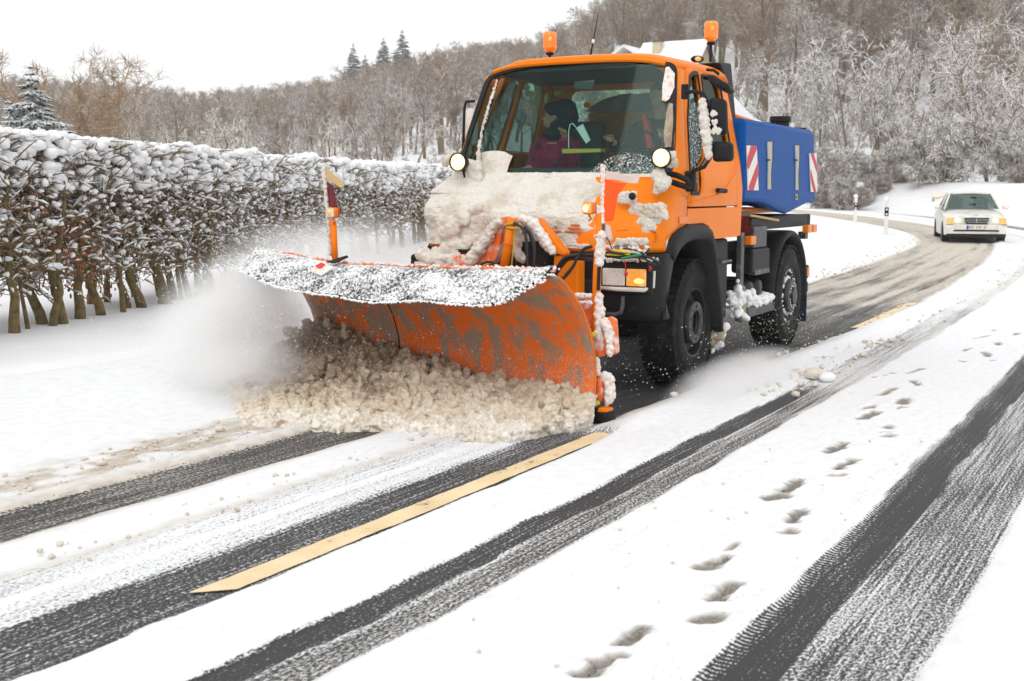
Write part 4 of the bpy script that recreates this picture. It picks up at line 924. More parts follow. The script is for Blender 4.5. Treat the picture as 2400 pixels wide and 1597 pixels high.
t=MB(); a=FX(*z1(2005,385),.1); blobs(t,[a],[(.07,.055,.030)],2,0); ml=t.build('roof_marker',M['black'],truck,smooth=True); t=MB(); a=FX(*z1(2010,383),.175); blobs(t,[a],[(.02,.028,.02)],2,0); t.build('lens',M['amber_on'],ml,smooth=True)
# spotlights
def spot(px,py,xx,side):
    c=FX(*z1(px,py),xx); r=.069
    t=MB(); t.lathe([(r*1.12,0.012),(r*1.14,-.01),(r*1.05,-.06),(r*.7,-.10),(0,-.115)],c,'x',28); h=t.build('spotlight',M['black'],truck,smooth=True)
    t=MB(); t.lathe([(0,.012),(r*.6,.010),(r*1.0,.0)],c,'x',28); t.build('lens',M['lamp_on'],h,smooth=True)
    t=MB(); blobs(t,[(c[0]+.004,c[1],c[2])],[(.012,r*.62,r*.62)],3,0); t.build('glow',M['lamp_core'],h,smooth=True)
    t=MB(); t.tube([(c[0]-.08,c[1],c[2]),(c[0]-.10,c[1]-.02*side,c[2]-.18),(c[0]-.22,c[1]-.12*side,c[2]-.26)],.016,7); t.build('bracket',M['black'],h)
    return c,h
cL,hL=spot(1728,1140,.98,1); cR,hR=spot(172,1178,.98,-1)
def crustblob(name,pts,sz,mt,parent,sub=2,j=.06,kind='stuff'): 
    sz=np.array(sz)*.86
    b=MB(); blobs(b,np.array(pts),np.array(sz),sub,j); o=b.build(name,M[mt],parent,kind=kind,smooth=True,fixn=False)
    rm_=o.modifiers.new('fuse','REMESH'); rm_.mode='VOXEL'; ms=float(np.mean(np.array(sz))); rm_.voxel_size=max(.0045,min(.016,ms*.30)); rm_.use_smooth_shade=True
    dm=o.modifiers.new('rough','DISPLACE'); dm.texture=lumptex(ms); dm.strength=ms*.75; dm.mid_level=.55; return o
_lt={}
def lumptex(ms):
    k=round(ms,2)
    if k not in _lt: t=bpy.data.textures.new('lumps','CLOUDS'); t.noise_scale=max(.012,ms*.7); t.noise_depth=3; _lt[k]=t
    return _lt[k]
def crust_along(name,P,r,mt,parent,n=40,sq=.6):
    n=n*2
    P=np.array(P); t=rng.uniform(0,len(P)-1.001,n); i=t.astype(int); f=(t-i)[:,None]; rv=np.interp(t/(len(P)-1),np.linspace(0,1,len(r)),r) if not np.isscalar(r) else np.full(n,r)
    X=P[i]*(1-f)+P[i+1]*f+rng.normal(size=(n,3))*rv[:,None]*.25; rr=rv*rng.uniform(.55,1.05,n); return crustblob(name,X,rr,mt,parent)
def P1(pl,xx): return [FX(*z1(a,b),xx) for a,b in pl]
def P2(pl,xx): return [FX(*z2(a,b),xx) for a,b in pl]
crustblob('snow_clumps',CL1[0],np.array(CL1[1]),'snow_lump',truck); crustblob('slush_clumps',CL2,rng.uniform(.03,.06,90),'slush_dark',truck)
crust_along('frost',[(cL[0]-.06,cL[1]+.055,cL[2]+.02),(cL[0]-.10,cL[1]+.06,cL[2]-.05)],.04,'crust',hL,30)
crust_along('frost',P1([(1700,1260),(1740,1330),(1690,1400)],.92),[.05,.055,.03],'crust',hL,50)
crust_along('frost',P1([(100,1150),(80,1180),(150,1110)],.9),[.03,.04,.03],'crust',hR,40)
for off in (0,55):
    t=MB(); t.tube(P1([(1780,1260+off),(1850,1275+off*1.2),(1930,1310+off),(1950,1360)],.80),[.022,.024,.022,.02],8); t.build('lamp_arm',M['black'],truck,smooth=True)
# mirrors, left side
mx=.50
def boxmirror(name,pts,dx,parent,mt='black',bev=.035):
    po=[FX(*z1(a,b),mx) for a,b in pts]; b=MB(); n=len(po); b.add(list(po)+[(p[0]-dx,p[1],p[2]) for p in po],[tuple(range(n)),tuple(range(n,2*n))[::-1]]+[(i,(i+1)%n,n+(i+1)%n,n+i) for i in range(n)]); return b.build(name,M[mt],parent,bevel=bev,seg=3,smooth=True)
t=MB(); t.tube(P1([(1915,640),(1975,632),(2045,645),(2075,700),(2090,850),(2100,1150),(2060,1210),(1975,1240),(1950,1290)],mx-.02),.017,8); arm=t.build('mirror_arm',M['black'],truck,smooth=True)
b=MB(); c=FX(*z1(1915,635),mx-.1); b.box(c,(.06,.06,.12)); b.build('mirror_hinge',M['black'],arm,bevel=.008); b=MB(); c=FX(*z1(1955,1320),mx-.05); b.box(c,(.07,.09,.17)); b.build('mirror_foot',M['black'],arm,bevel=.02)
m1=boxmirror('mirror',[(2085,672),(2215,690),(2225,960),(2095,965)],.10,arm); m2=boxmirror('wide_mirror',[(2110,1010),(2265,1018),(2270,1165),(2115,1172)],.10,arm)
crust_along('frost',P1([(2045,700),(2055,850),(2080,1000),(2085,1130)],mx+.03),[.028,.034,.032,.026],'crust',arm,220)
P_=P1([(2135,800),(2145,870),(2130,940),(2165,930)],mx+.012); crustblob('frost',[np.array(p)+rng.normal(size=3)*(.002,.012,.014) for p in P_ for k in range(9)],[(.008,.016,.018)]*36,'crust',arm)
t=MB(); t.tube(P1([(2075,465),(2130,470),(2170,500)],mx-.05),.012,7); ra=t.build('ramp_mirror_arm',M['black'],truck,smooth=True)
po=P1([(2075,505),(2120,500),(2245,575),(2250,610),(2205,618),(2090,555)],mx); b=MB(); n=len(po); b.add(list(po)+[(p[0]-.16,p[1],p[2]-.03) for p in po],[tuple(range(n)),tuple(range(n,2*n))[::-1]]+[(i,(i+1)%n,n+(i+1)%n,n+i) for i in range(n)]); b.build('ramp_mirror',M['black'],ra,bevel=.02,seg=3,smooth=True)
# mirror, right side
mx=.42
t=MB(); t.tube(P1([(300,712),(235,715),(222,760),(212,1080),(235,1160)],mx),.013,7); ar=t.build('mirror_arm',M['black'],truck,smooth=True)
boxmirror('mirror',[(212,765),(295,762),(292,1050),(215,1060)],.10,ar,'crust',.03); crust_along('frost',P1([(250,1040),(250,1120),(235,1180)],mx-.02),[.04,.035,.02],'crust',ar,40)
# wipers with ice
def onglass(a,b,o=.02):
    lo,hi=.2,1.3
    for _ in range(40):
        mid_=(lo+hi)/2; p=FX(*z1(a,b),mid_)
        if mid_>xws(p[1],p[2])+o: hi=mid_
        else: lo=mid_
    return p
t=MB(); pl=[onglass(a,b,.06) for a,b in ((482,535),(430,700),(370,900),(335,1100),(335,1300),(360,1450))]; t.tube(pl,[.010,.012,.012,.014,.016,.012],6); w1=t.build('wiper',M['black'],truck)
crust_along('frost',[tuple(np.array(p)+(.01,0,0)) for p in pl],[.012,.016,.016,.020,.034,.020],'crust',w1,110)
t=MB(); pl=[onglass(a,b,.04) for a,b in ((545,1275),(800,1272),(1000,1285),(1150,1310),(1300,1340))]; t.tube(pl,[.008]*5,6); w2=t.build('wiper',M['black'],truck); crust_along('frost',[tuple(np.array(p)+(.0,0,-.014)) for p in pl],[.009,.014,.014,.013,.012],'crust',w2,130)
def glasspatch(name,poly,mt,th=.02,lump=.012,res=.018):
    q=[onglass(a,b,0) for a,b in poly]; yz=[(p[1],p[2]) for p in q]
    mb=panel(yz,[],lambda y,z:(xws(y,z)+.016+th*min(1,max(0,fbm(y*9,z*9,0,2,8)*1.2))+lump*(fbm(y*35,z*35,0,2,3)-.5),y,z),cut=5,grid_=res*1.5)
    return mb.build(name,M[mt],truck,smooth=True,kind='stuff')
glasspatch('ice_patch',[(348,1300),(345,1115),(400,1096),(480,1090),(540,1098),(602,1130),(575,1200),(548,1290)],'crust',.012)
glasspatch('ice_patch',[(1772,450),(1800,445),(1845,500),(1838,600),(1800,690),(1770,712),(1740,700),(1748,600)],'crust_white',.03)
glasspatch('ice_patch',[(1800,720),(1830,730),(1828,900),(1815,1060),(1768,1060),(1760,950),(1775,800)],'slush_dark',.02)
fm=mat('frosted_specks',(.62,.68,.66),.6); bb=bsdf(fm); L(fm,mrange(fm,ntex(fm,60,7,None,.75),.50,.60),bb.inputs['Alpha'])
M['frost']=fm
glasspatch('ice_patch',[(1170,1300),(1200,1240),(1270,1180),(1380,1125),(1480,1100),(1600,1120),(1690,1170),(1680,1290),(1650,1400),(1450,1400),(1280,1350)],'frost',.006,.002,.03)
M['frostside']=M['frost']
panel([(.12,2.3),(-.12,2.42),(-.26,2.38),(-.18,2.10),(-.06,1.95),(.11,1.87),(.14,1.7),(.33,1.68),(.31,1.9),(.20,2.15)],[],lambda x,z:(x,ysz(z)+.004,z),cut=3).build('ice_patch',M['frost'],truck,kind='stuff')
# snow plastered over the front of the cab
ns,nz=340,150; G=np.zeros((nz,ns,3)); keepm=np.zeros((nz,ns))
for i in range(nz):
    z=1.20+.60*i/(nz-1)
    rg=np.array(ring(z,float(xsz(max(z,1.19))),float(XF(z)),1.062-max(0,z-1.6)*.25,.26 if z<1.6 else .22))
    cum=np.r_[0,np.cumsum(np.linalg.norm(np.diff(rg,axis=0),axis=1))]; u=np.linspace(0,cum[-1],ns); x=np.interp(u,cum,rg[:,0]); y=np.interp(u,cum,rg[:,1])
    tx=np.gradient(x); ty=np.gradient(y); nx_=-ty*-1; nrm=np.stack([-ty,tx],1); nrm/=np.linalg.norm(nrm,axis=1,keepdims=True)+1e-9
    yy=y; n1_=fbm(yy*5,z*6+x*0,x*4,4,41); 
    full=(1-sst(.38,.56,yy+.25*(n1_-.5)))
    top=sst(1.30,1.36,z)*(1-sst(1.52,1.60,z+.12*(n1_-.5)))*(1-sst(.98,1.06,yy-.1*(n1_-.5)))*sst(.20,.55,x)     # ledge of the fender
    bot=(1-sst(1.225,1.26,z))*(1-sst(.95,1.05,yy))
    cor=sst(1.58,1.66,z)*(1-sst(.80,.92,yy))*0
    nic=np.exp(-((yy-.80)/.10)**2-((z-1.285)/.045)**2)*.9
    k=np.clip(np.maximum.reduce([full,top*sst(.36,.56,n1_),bot*sst(.3,.5,n1_),nic*0+0]),0,1)
    th_=-.012+k*(.030+.075*sst(1.28,1.5,z)*full*(1-sst(1.6,1.8,z))+.035*(n1_-.4))+k*.03*(fbm(yy*22,z*22,x*22,4,4)-.5)+k*.012*(fbm(yy*75,z*75,x*75,2,14)-.5)+.02*top*n1_
    nrm=np.where((nrm[:,:1]*1+0)<-.2,-nrm,nrm)
    G[i,:,0]=x+nrm[:,0]*th_; G[i,:,1]=y+nrm[:,1]*th_; G[i,:,2]=z+th_*.35
g=MB(); g.grid(G); sn=g.build('caked_snow',M['crust'],truck,smooth=True,kind='stuff',fixn=False)
b=MB()   # mound where hood meets the glass, lumps on ledges
pts=[];sz=[]
for k in range(170):
    y=rng.uniform(-.90,.42); z=1.765+rng.normal()*.012-.05*max(0,y-.1); pts.append((xws(y,z)+.03+rng.normal()*.01,y,z)); sz.append((.03,.05,.022))
for k in range(90):
    p=FX(*z2(rng.uniform(1850,2140),rng.uniform(280,390)),1.02); pts.append(p); sz.append(rng.uniform(.015,.035)*np.ones(3))
for k in range(80):
    p=FX(*z2(rng.uniform(1720,1990),rng.uniform(575,620)),1.17); pts.append(p); sz.append(rng.uniform(.012,.028)*np.ones(3))
for k in range(60):
    p=FX(*z2(rng.uniform(1730,1890),rng.uniform(190,260)),1.04); pts.append(p); sz.append(rng.uniform(.01,.03)*np.ones(3))
crustblob('snow_lumps',pts,np.array(sz),'crust',truck)
t=MB(); blobs(t,[FX(*z2(1860,212),1.08)],[(.03,.03,.03)],2,0); t.build('washer_nozzle',M['black'],truck,smooth=True)
# big lumps over the right front corner, brown
pts=[];sz=[]
for a,b_,r in ((180,740,.075),(230,700,.085),(290,680,.09),(350,650,.09),(420,640,.08),(480,610,.07),(240,760,.06),(330,740,.07),(330,500,.12),(330,440,.10),(420,400,.09),(560,330,.07)):
    for k in range(7):
        p=FX(*z2(a+rng.normal()*22,b_+rng.normal()*16),1.17); pts.append(p); sz.append(r*rng.uniform(.5,.8)*np.array([.8,1,1]))
crustblob('snow_lumps',pts,np.array(sz),'crust',truck,3,.03)
pts=[FX(*z1(220+rng.uniform(-40,110),1320+rng.uniform(-140,230)),.86) for k in range(120)]; crustblob('snow_lumps',pts,rng.uniform(.03,.06,120),'crust',truck,2,.05)
t=MB(); t.tube(P2([(135,775),(180,800),(230,800)],1.2),[.02,.035,.03],8); t.build('bumper_tip',M['black'],truck,smooth=True)
crust_along('frost',[(1.05,-1.10,1.10),(1.20,-1.0,1.10),(1.24,-.8,1.08),(1.24,-.6,1.06)],.06,'crust',truck,60)
# inside of the cab
RWO=[(-.93,1.3),(.93,1.3),(.93,2.1),(.84,2.70),(-.84,2.70),(-.93,2.1)]; RWI=rounded([(-.70,2.05),(.70,2.05),(.66,2.62),(-.66,2.62)],.07)
rw=panel(RWO,[RWI],lambda y,z:(-1.06,y,z),cut=1).build('rear_wall',M['orange'],truck,solid=.03); panel(RWI,[],lambda y,z:(-1.06,y,z),cut=0).build('rear_window',M['glass'],rw)
b=MB(); b.box((-.38,0,2.695),(1.36,1.64,.03)); b.build('headliner',M['interior'],truck,bevel=.01)
b=MB(); b.box((-.2,0,1.28),(1.8,2.0,.04)); b.build('cab_floor',M['interior'],truck)
b=MB(); b.add([(.62,-.9,1.4),(.62,.9,1.4),(.66,.9,1.80),(.66,-.9,1.80),(.20,-.88,1.4),(.20,.88,1.4),(.28,.88,1.86),(.28,-.88,1.86)],[(0,1,2,3),(4,7,6,5),(3,2,6,7),(0,4,5,1),(0,3,7,4),(1,5,6,2)]); b.build('dashboard',M['interior'],truck,bevel=.03)
for y in (.42,-.40):
    b=MB(); b.box((-.70,y,1.95),(.14,.46,.72),Matrix.Rotation(-.12,3,'Y')); b.build('seat_back',M['interior'],truck,bevel=.05,seg=3,smooth=True); b=MB(); b.box((-.45,y,1.56),(.48,.48,.14)); b.build('seat',M['interior'],truck,bevel=.04)
ang=R(58); cc=np.array([.08,.43,2.0]); P=[]
for k in range(33):
    a=2*math.pi*k/32; P.append(cc+.22*(math.cos(a)*np.array([0,1,0])+math.sin(a)*np.array([math.cos(ang)*-1*-1*-.0-.53,0,.85])))
t=MB(); t.tube(P,.014,8,cap=False); st=t.build('steering_wheel',M['black'],truck,smooth=True)
t=MB(); t.tube([P[0],cc,P[16]],.012,6); t.tube([cc,P[24]],.012,6); t.tube([cc,cc+(.15,0,-.25)],.03,8); t.build('spokes',M['black'],st)
po=[FX(*z6(a,b_),.42) for a,b_ in ((765,975),(1358,970),(1355,1022),(768,1045))]; b=MB(); b.add(po+[(p[0]-.10,p[1],p[2]) for p in po],[(0,1,2,3),(4,7,6,5),(0,1,5,4),(1,2,6,5),(2,3,7,6),(3,0,4,7)]); b.build('yellow_ledge',M['yellow'],truck)
po=[FX(*z6(a,b_),.36) for a,b_ in ((975,655),(1080,592),(1197,838),(1135,892))]; b=MB(); b.add(po+[(p[0]-.012,p[1],p[2]) for p in po],[(0,1,2,3),(4,7,6,5),(0,1,5,4),(1,2,6,5),(2,3,7,6),(3,0,4,7)]); b.build('pale_folder',M['paper'],truck)
t=MB(); t.tube([FX(*z6(a,b_),.38) for a,b_ in ((868,965),(868,700),(890,600),(930,585),(975,640))],.005,6); t.build('wire_stand',M['paper'],truck)
b=MB(); po=[FX(*z1(a,b_),.42) for a,b_ in ((1065,560),(1215,545),(1205,618),(1062,612))]; b.add(po+[(p[0]-.02,p[1],p[2]) for p in po],[(0,1,2,3),(4,7,6,5),(0,1,5,4),(1,2,6,5),(2,3,7,6),(3,0,4,7)]); b.build('sun_visor',M['interior'],truck)
for a,b_ in ((857,695),(945,650)): t=MB(); c=FX(*z1(a,b_),-.80); blobs(t,[c],[(.03,.055 if a>900 else .034,.036 if a>900 else .06)],2,0); t.build('ear_muff',M['yellow'],truck,smooth=True)
# ------------------------------------------------------------------ people in the cab
def person(origin,label,jacket,parts,jparts,extra):
    e=empty('person',(TX,TY,0),TH,label,'person'); b=MB(); 
    for k in parts: k(b)
    o=b.build('body',M['skin'],e); rmn=o.modifiers.new('r','REMESH'); rmn.mode='VOXEL'; rmn.voxel_size=.009; rmn.use_smooth_shade=True
    b=MB()
    for k in jparts: k(b)
    o=b.build('jacket',jacket,e); rmn=o.modifiers.new('r','REMESH'); rmn.mode='VOXEL'; rmn.voxel_size=.014; rmn.use_smooth_shade=True
    extra(e); return e
TU=lambda P,r:(lambda b:b.tube(P,r,12)); EL=lambda c,s:(lambda b:blobs(b,[c],[s],3,0))
def hand(c,d,curl,s=1):      # palm and five fingers closing round a rim; d = direction of fingers
    d=np.array(d,float); d/=np.linalg.norm(d); c=np.array(c,float); side=np.cross(d,(0,0,1.)); side/=np.linalg.norm(side)+1e-9; dn=np.cross(side,d)
    out=[EL(tuple(c),(.034,.034,.030))]
    for k,(o,l) in enumerate(((-.030,.060),(-.010,.070),(.010,.066),(.028,.052))):
        p=c+side*o; q=p+d*l*.6; r=q+d*l*.25-dn*curl*l*.6; out.append(TU([p,q,r],[.0095,.009,.007]))
    p=c-side*s*.034; out.append(TU([p,p-side*s*.022+d*.02,p-side*s*.02+d*.045-dn*.02],[.011,.010,.008])); return out
hc=np.array(FX(*z6(650,480),-.30)); fy=-1    # passenger's head, turned to her right (image left)
fdir=np.array([.45,-.89,-.05]); rt_=np.array([.89,.45,0])
head=[EL(tuple(hc),(.080,.088,.108)),EL(tuple(hc+fdir*.045+(0,0,-.055)),(.05,.055,.055)),TU([hc+fdir*.080+(0,0,.012),hc+fdir*.108+(0,0,-.018),hc+fdir*.086+(0,0,-.028)],[.008,.013,.009]),
      EL(tuple(hc+fdir*.088+(0,0,-.058)),(.020,.018,.007)),EL(tuple(hc+fdir*.088+(0,0,-.070)),(.018,.016,.007)),EL(tuple(hc+fdir*.075+rt_*.03+(0,0,.012)),(.012,.012,.008)),EL(tuple(hc+fdir*.075-rt_*.03+(0,0,.012)),(.012,.012,.008)),TU([hc+(0,0,-.08),hc+(-.03,.0,-.20)],[.048,.055]),EL(tuple(hc+rt_*.078),(.02,.028,.03))]
sh_=hc+(-.04,0,-.25); hp_=np.array([-.42,hc[1],1.66])
lh=np.array(FX(*z6(790,720),-.05)); rh=np.array([-.02,hc[1]-.12,1.86])
legs=lambda s:TU([hp_+(0,s*.09,0),hp_+(.42,s*.12,.06),hp_+(.50,s*.12,-.30)],[.075,.06,.045])
parts=head+[TU([sh_+(0,0,.03),hp_],[.11,.13]),legs(1),legs(-1),TU([sh_+(0,.17,0),sh_+(.10,.22,-.24),lh],[.045,.04,.028]),TU([sh_+(0,-.17,0),sh_+(.08,-.2,-.24),rh],[.045,.04,.028])]+hand(lh,(.1,-.5,.8),.5)+hand(rh,(1,.1,.1),.5,-1)
jp=[TU([sh_+(0,0,.06),sh_+(0,0,-.10),(hp_+sh_)/2,hp_],[.085,.155,.17,.175]),TU([sh_+(0,.10,.01),sh_+(0,.18,-.03),sh_+(.10,.23,-.24),lh-(0,0,.05)],[.08,.085,.065,.05]),TU([sh_+(0,-.10,.01),sh_+(0,-.18,-.03),sh_+(.08,-.22,-.24),rh-(.04,0,0)],[.08,.085,.065,.05]),EL(tuple(sh_+(0,.1,.0)),(.1,.1,.07)),EL(tuple(sh_+(0,-.1,0)),(.1,.1,.07))]
def ex1(e):
    bk=hc-fdir*.035
    b=MB(); blobs(b,[tuple(bk+(0,0,.045)),tuple(bk-fdir*.07+(0,0,-.01)),tuple(bk-fdir*.06+(0,0,.07)),tuple(hc+(0,0,.085))],[(.115,.115,.10),(.115,.12,.13),(.11,.11,.09),(.10,.10,.05)],3,0)
    b.tube([hc+fdir*.07+(0,0,.075),hc+(0,0,.08),hc-fdir*.20+(0,0,-.06)],[.02,.05,.05],10); o=b.build('hat',M['cloth_dark'],e); r=o.modifiers.new('r','REMESH'); r.mode='VOXEL'; r.voxel_size=.012; r.use_smooth_shade=True
    b=MB(); blobs(b,[tuple(bk+(0,0,-.07)),tuple(bk-fdir*.03+(0,0,-.13)),tuple(hc+(0,.02,-.16))],[(.09,.09,.10),(.09,.10,.10),(.12,.13,.06)],3,0); o=b.build('scarf',M['cloth_dark'],e); r=o.modifiers.new('r','REMESH'); r.mode='VOXEL'; r.voxel_size=.012; r.use_smooth_shade=True
    b=MB(); blobs(b,[tuple(hc-fdir*.03-(0,0,.0))],[(.088,.09,.105)],3,0); b.build('hair',M['hair'],e,smooth=True)
    b=MB()
    for s in (1,-1): b.tube([hp_+(0,s*.09,0),hp_+(.40,s*.12,.07),hp_+(.48,s*.12,-.28)],[.10,.085,.07],12)
    b.build('trousers',M['cloth_dark'],e,smooth=True)
    for s in (1,-1): b=MB(); blobs(b,[tuple(hc+fdir*.083+rt_*.03*s+(0,0,.012))],[(.007,.007,.005)],2,0); b.build('eye',M['black'],e,smooth=True)
person(hc,'passenger in a black hat and magenta jacket, face turned towards the hedge',M['cloth_red'],parts,jp,ex1)
hd2=np.array([-.40,.50,2.50]); fd=np.array([.99,-.1,-.05]); r2=np.array([.1,.99,0])
g2=np.array(FX(*z6(2300,760),.10)); g3=cc+np.array([-.0,-.19,.10])
head2=[EL(tuple(hd2),(.088,.080,.108)),EL(tuple(hd2+fd*.045+(0,0,-.055)),(.055,.05,.055)),TU([hd2+fd*.080+(0,0,.012),hd2+fd*.110+(0,0,-.018),hd2+fd*.088+(0,0,-.028)],[.008,.014,.009]),EL(tuple(hd2+fd*.088+(0,0,-.060)),(.018,.024,.007)),EL(tuple(hd2+r2*.078),(.02,.014,.03)),EL(tuple(hd2-r2*.078),(.02,.014,.03)),TU([hd2+(0,0,-.08),hd2+(-.03,0,-.2)],[.055,.06])]
s2_=hd2+(-.04,0,-.27); h2_=np.array([-.45,.45,1.68])
parts2=head2+[TU([s2_,h2_],[.12,.14]),TU([h2_+(0,.1,0),h2_+(.42,.14,.05),h2_+(.52,.14,-.3)],[.08,.065,.05]),TU([h2_+(0,-.1,0),h2_+(.42,-.12,.05),h2_+(.52,-.12,-.3)],[.08,.065,.05]),TU([s2_+(0,.19,0),s2_+(.14,.26,-.22),g2-(.05,0,.02)],[.05,.045,.03]),TU([s2_+(0,-.19,0),s2_+(.14,-.25,-.22),g3-(.05,0,.02)],[.05,.045,.03])]+hand(g2,(.2,-.2,1),.7)+hand(g3,(.5,.1,.8),.7,-1)
jp2=[TU([s2_+(0,0,.06),s2_+(0,0,-.1),(s2_+h2_)/2,h2_],[.09,.175,.19,.19]),TU([s2_+(0,.12,.01),s2_+(0,.21,-.04),s2_+(.14,.28,-.22),g2-(.07,0,.05)],[.09,.09,.07,.05]),TU([s2_+(0,-.12,.01),s2_+(0,-.21,-.04),s2_+(.14,-.26,-.22),g3-(.07,0,.05)],[.09,.09,.07,.05]),EL(tuple(s2_+(0,.12,0)),(.1,.11,.08)),EL(tuple(s2_+(0,-.12,0)),(.1,.11,.08))]
def ex2(e):
    b=MB(); blobs(b,[tuple(hd2+(-.015,0,.03))],[(.095,.088,.095)],3,.0); b.build('hair',M['hair'],e,smooth=True)
    b=MB()
    for s in (1,-1): b.tube([h2_+(0,s*.1,0),h2_+(.40,s*.13,.06),h2_+(.5,s*.13,-.28)],[.105,.09,.075],12)
    b.build('trousers',M['cloth_dark'],e,smooth=True)
    b=MB(); b.tube([s2_+(.14,-.10,.09),s2_+(.17,-.02,-.2)],[.03,.04],6); b.build('red_strap',M['red'],e)
person(hd2,'driver in dark clothes gripping the steering wheel behind the windscreen',M['cloth_dark'],parts2,jp2,ex2)
# ------------------------------------------------------------------ salt spreader behind the cab
spd=empty('salt_spreader',(TX,TY,0),TH,'blue brine tanks and orange hopper heaped with snow, mounted behind the cab','spreader')
TP=[(-1.10,2.33),(-3.66,2.335),(-3.74,2.30),(-3.80,2.07),(-3.86,1.90),(-3.90,1.56),(-3.84,1.52),(-3.62,1.525),(-2.72,1.415),(-2.55,1.43),(-1.82,1.535),(-1.12,1.55)]
for s in (1,-1):
    b=MB(); n=len(TP); 
    b.add([(x,s*1.07,z) for x,z in TP]+[(x,s*.50,z+(.12 if z<1.6 else 0)) for x,z in TP],[tuple(range(n)),tuple(range(n,2*n))[::-1]]+[(i,(i+1)%n,n+(i+1)%n,n+i) for i in range(n)]); tk_=b.build('brine_tank',M['blue'],spd,bevel=.055,seg=4,angle=60)
    if s>0:
        def side_poly(name,pts,mt,y0,th,par,zz=z5):
            q=[SY(*zz(a,c),y0) for a,c in pts]; b=MB(); n=len(q); b.add(list(q)+[(p[0],y0-th,p[2]) for p in q],[tuple(range(n)),tuple(range(n,2*n))[::-1]]+[(i,(i+1)%n,n+(i+1)%n,n+i) for i in range(n)]); return b.build(name,M[mt],par)
        wp=side_poly('warning_plate',[(713,895),(797,898),(815,1288),(724,1288)],'white_plate',1.084,.010,tk_)
        side_poly('red_stripe',[(748,897),(797,898),(799,925),(727,1105),(718,1080),(719,1000)],'red_plate',1.087,.004,wp); side_poly('red_stripe',[(811,1035),(814,1140),(770,1288),(732,1288),(730,1255)],'red_plate',1.087,.004,wp)
        wp=side_poly('warning_plate',[(1260,960),(1321,965),(1327,1300),(1274,1300)],'white_plate',1.084,.010,tk_)
        side_poly('red_stripe',[(1268,962),(1296,964),(1326,1065),(1327,1130),(1321,1120)],'red_plate',1.087,.004,wp); side_poly('red_stripe',[(1270,1105),(1275,1115),(1320,1299),(1298,1299),(1273,1195)],'red_plate',1.087,.004,wp)
        for pts in ([(888,862),(937,862),(937,1000),(924,1140),(927,1279),(892,1279),(896,1100)],[(1130,893),(1173,895),(1172,1020),(1163,1140),(1166,1284),(1137,1282),(1140,1100)]):
            ss_=side_poly('slot_edge','' or [(np.mean([p[0] for p in pts])+(a-np.mean([p[0] for p in pts]))*1.12+3,1075+(c-1075)*1.02) for a,c in pts],'black',1.076,.01,tk_); side_poly('slot_window',[(np.mean([p[0] for p in pts])+(a-np.mean([p[0] for p in pts]))*.8,c) for a,c in pts],'slotm',1.082,.01,ss_); side_poly('latch',[(pts[0][0]+6,1015),(pts[0][0]+26,1015),(pts[0][0]+26,1030),(pts[0][0]+6,1030)],'black',1.086,.006,ss_)
        yl=side_poly('label',[(1137,1320),(1155,1320),(1156,1370),(1138,1370)],'yellow',1.078,.004,tk_); side_poly('label_mark',[(1143,1332),(1151,1330),(1150,1352),(1143,1360)],'black',1.081,.003,yl)
        for (a,c,r,h) in ((1002,690,.115,.13),(1178,722,.07,.05),(1130,716,.05,.04),(922,672,.05,.05)):
            p=SY(*z5(a,c),.80); t=MB(); t.lathe([(r*.85,-.03),(r*.85,h*.55),(r,h*.6),(r,h),(0,h)],(p[0],.80,2.335),'z',20); t.build('cap',M['black'],tk_,angle=40)
b=MB(); b.add([(-1.18,-.48,1.5),(-1.18,.48,1.5),(-1.18,.55,2.42),(-1.18,-.55,2.42),(-3.8,-.48,1.5),(-3.8,.48,1.5),(-3.8,.55,2.36),(-3.8,-.55,2.36)],[(0,1,2,3),(4,7,6,5),(0,4,5,1),(1,5,6,2),(2,6,7,3),(3,7,4,0)]); hp3=b.build('hopper',M['orange'],spd,bevel=.02)
for s in (1,-1): t=MB(); t.tube([(-1.15,s*.55,2.50),(-2.6,s*.55,2.42),(-3.8,s*.55,2.37)],.03,8); t.build('hopper_rim',M['orange'],spd,smooth=True)
G=np.zeros((30,22,3))
for i in range(30):
    for j in range(22):
        x=-1.15-2.6*i/29; q=-1+2*j/21; z=2.43-.02*i/29+(.36*math.exp(-((x+2.75)/.62)**2)+.16*(1-i/29))*(1-abs(q)**3)+.03*(fbm(x*6,q*6,0,3,3)-.5)
        G[i,j]=(x,.56*q,z)
g=MB(); g.grid(G); g.build('snow_heap',M['snow'],spd,smooth=True,kind='stuff')
b=MB(); b.box((-2.4,.6,1.46),(1.7,.5,.05)); b.build('orange_floor',M['orange'],spd)
# ------------------------------------------------------------------ snow plough
PA=np.array([.57,8.46,0.]); PU=np.array([-.811,.585,0]); PN=np.array([-.585,-.811,0])
def pw(a,f,z): return tuple(PA+PU*a+PN*f+np.array([0,0,z]))
def PL(px,py,F):     # point measured on the upright plane F metres in front of the cutting edge
    d=ray(px,py); t=((PA+F*PN-CP)@PN)/(d@PN); Q=CP+t*d-PA; return (float(Q@PU),F,float(Q[2]))
plow=empty('snow_plough',(0,0,0),0,'orange snow plough blade with a snow-covered black rubber flap, pushing slush','snow plough')
PF=[(.03,.10),(-.02,.22),(-.03,.36),(-.01,.52),(.05,.68),(.14,.82),(.27,.95),(.45,1.08)]
BL=2.72; pm=mat('ploughed_orange_steel',(.76,.13,.008),.45,coat=.15); bb=bsdf(pm)
v3=coord(pm,(1,1,.45)); f1=mrange(pm,ntex(pm,6.5,8,v3,.66),.44,.56); f2=mrange(pm,ntex(pm,26,6,v3,.7),.56,.66); f3=mrange(pm,ntex(pm,70,4,None,.7),.50,.70)
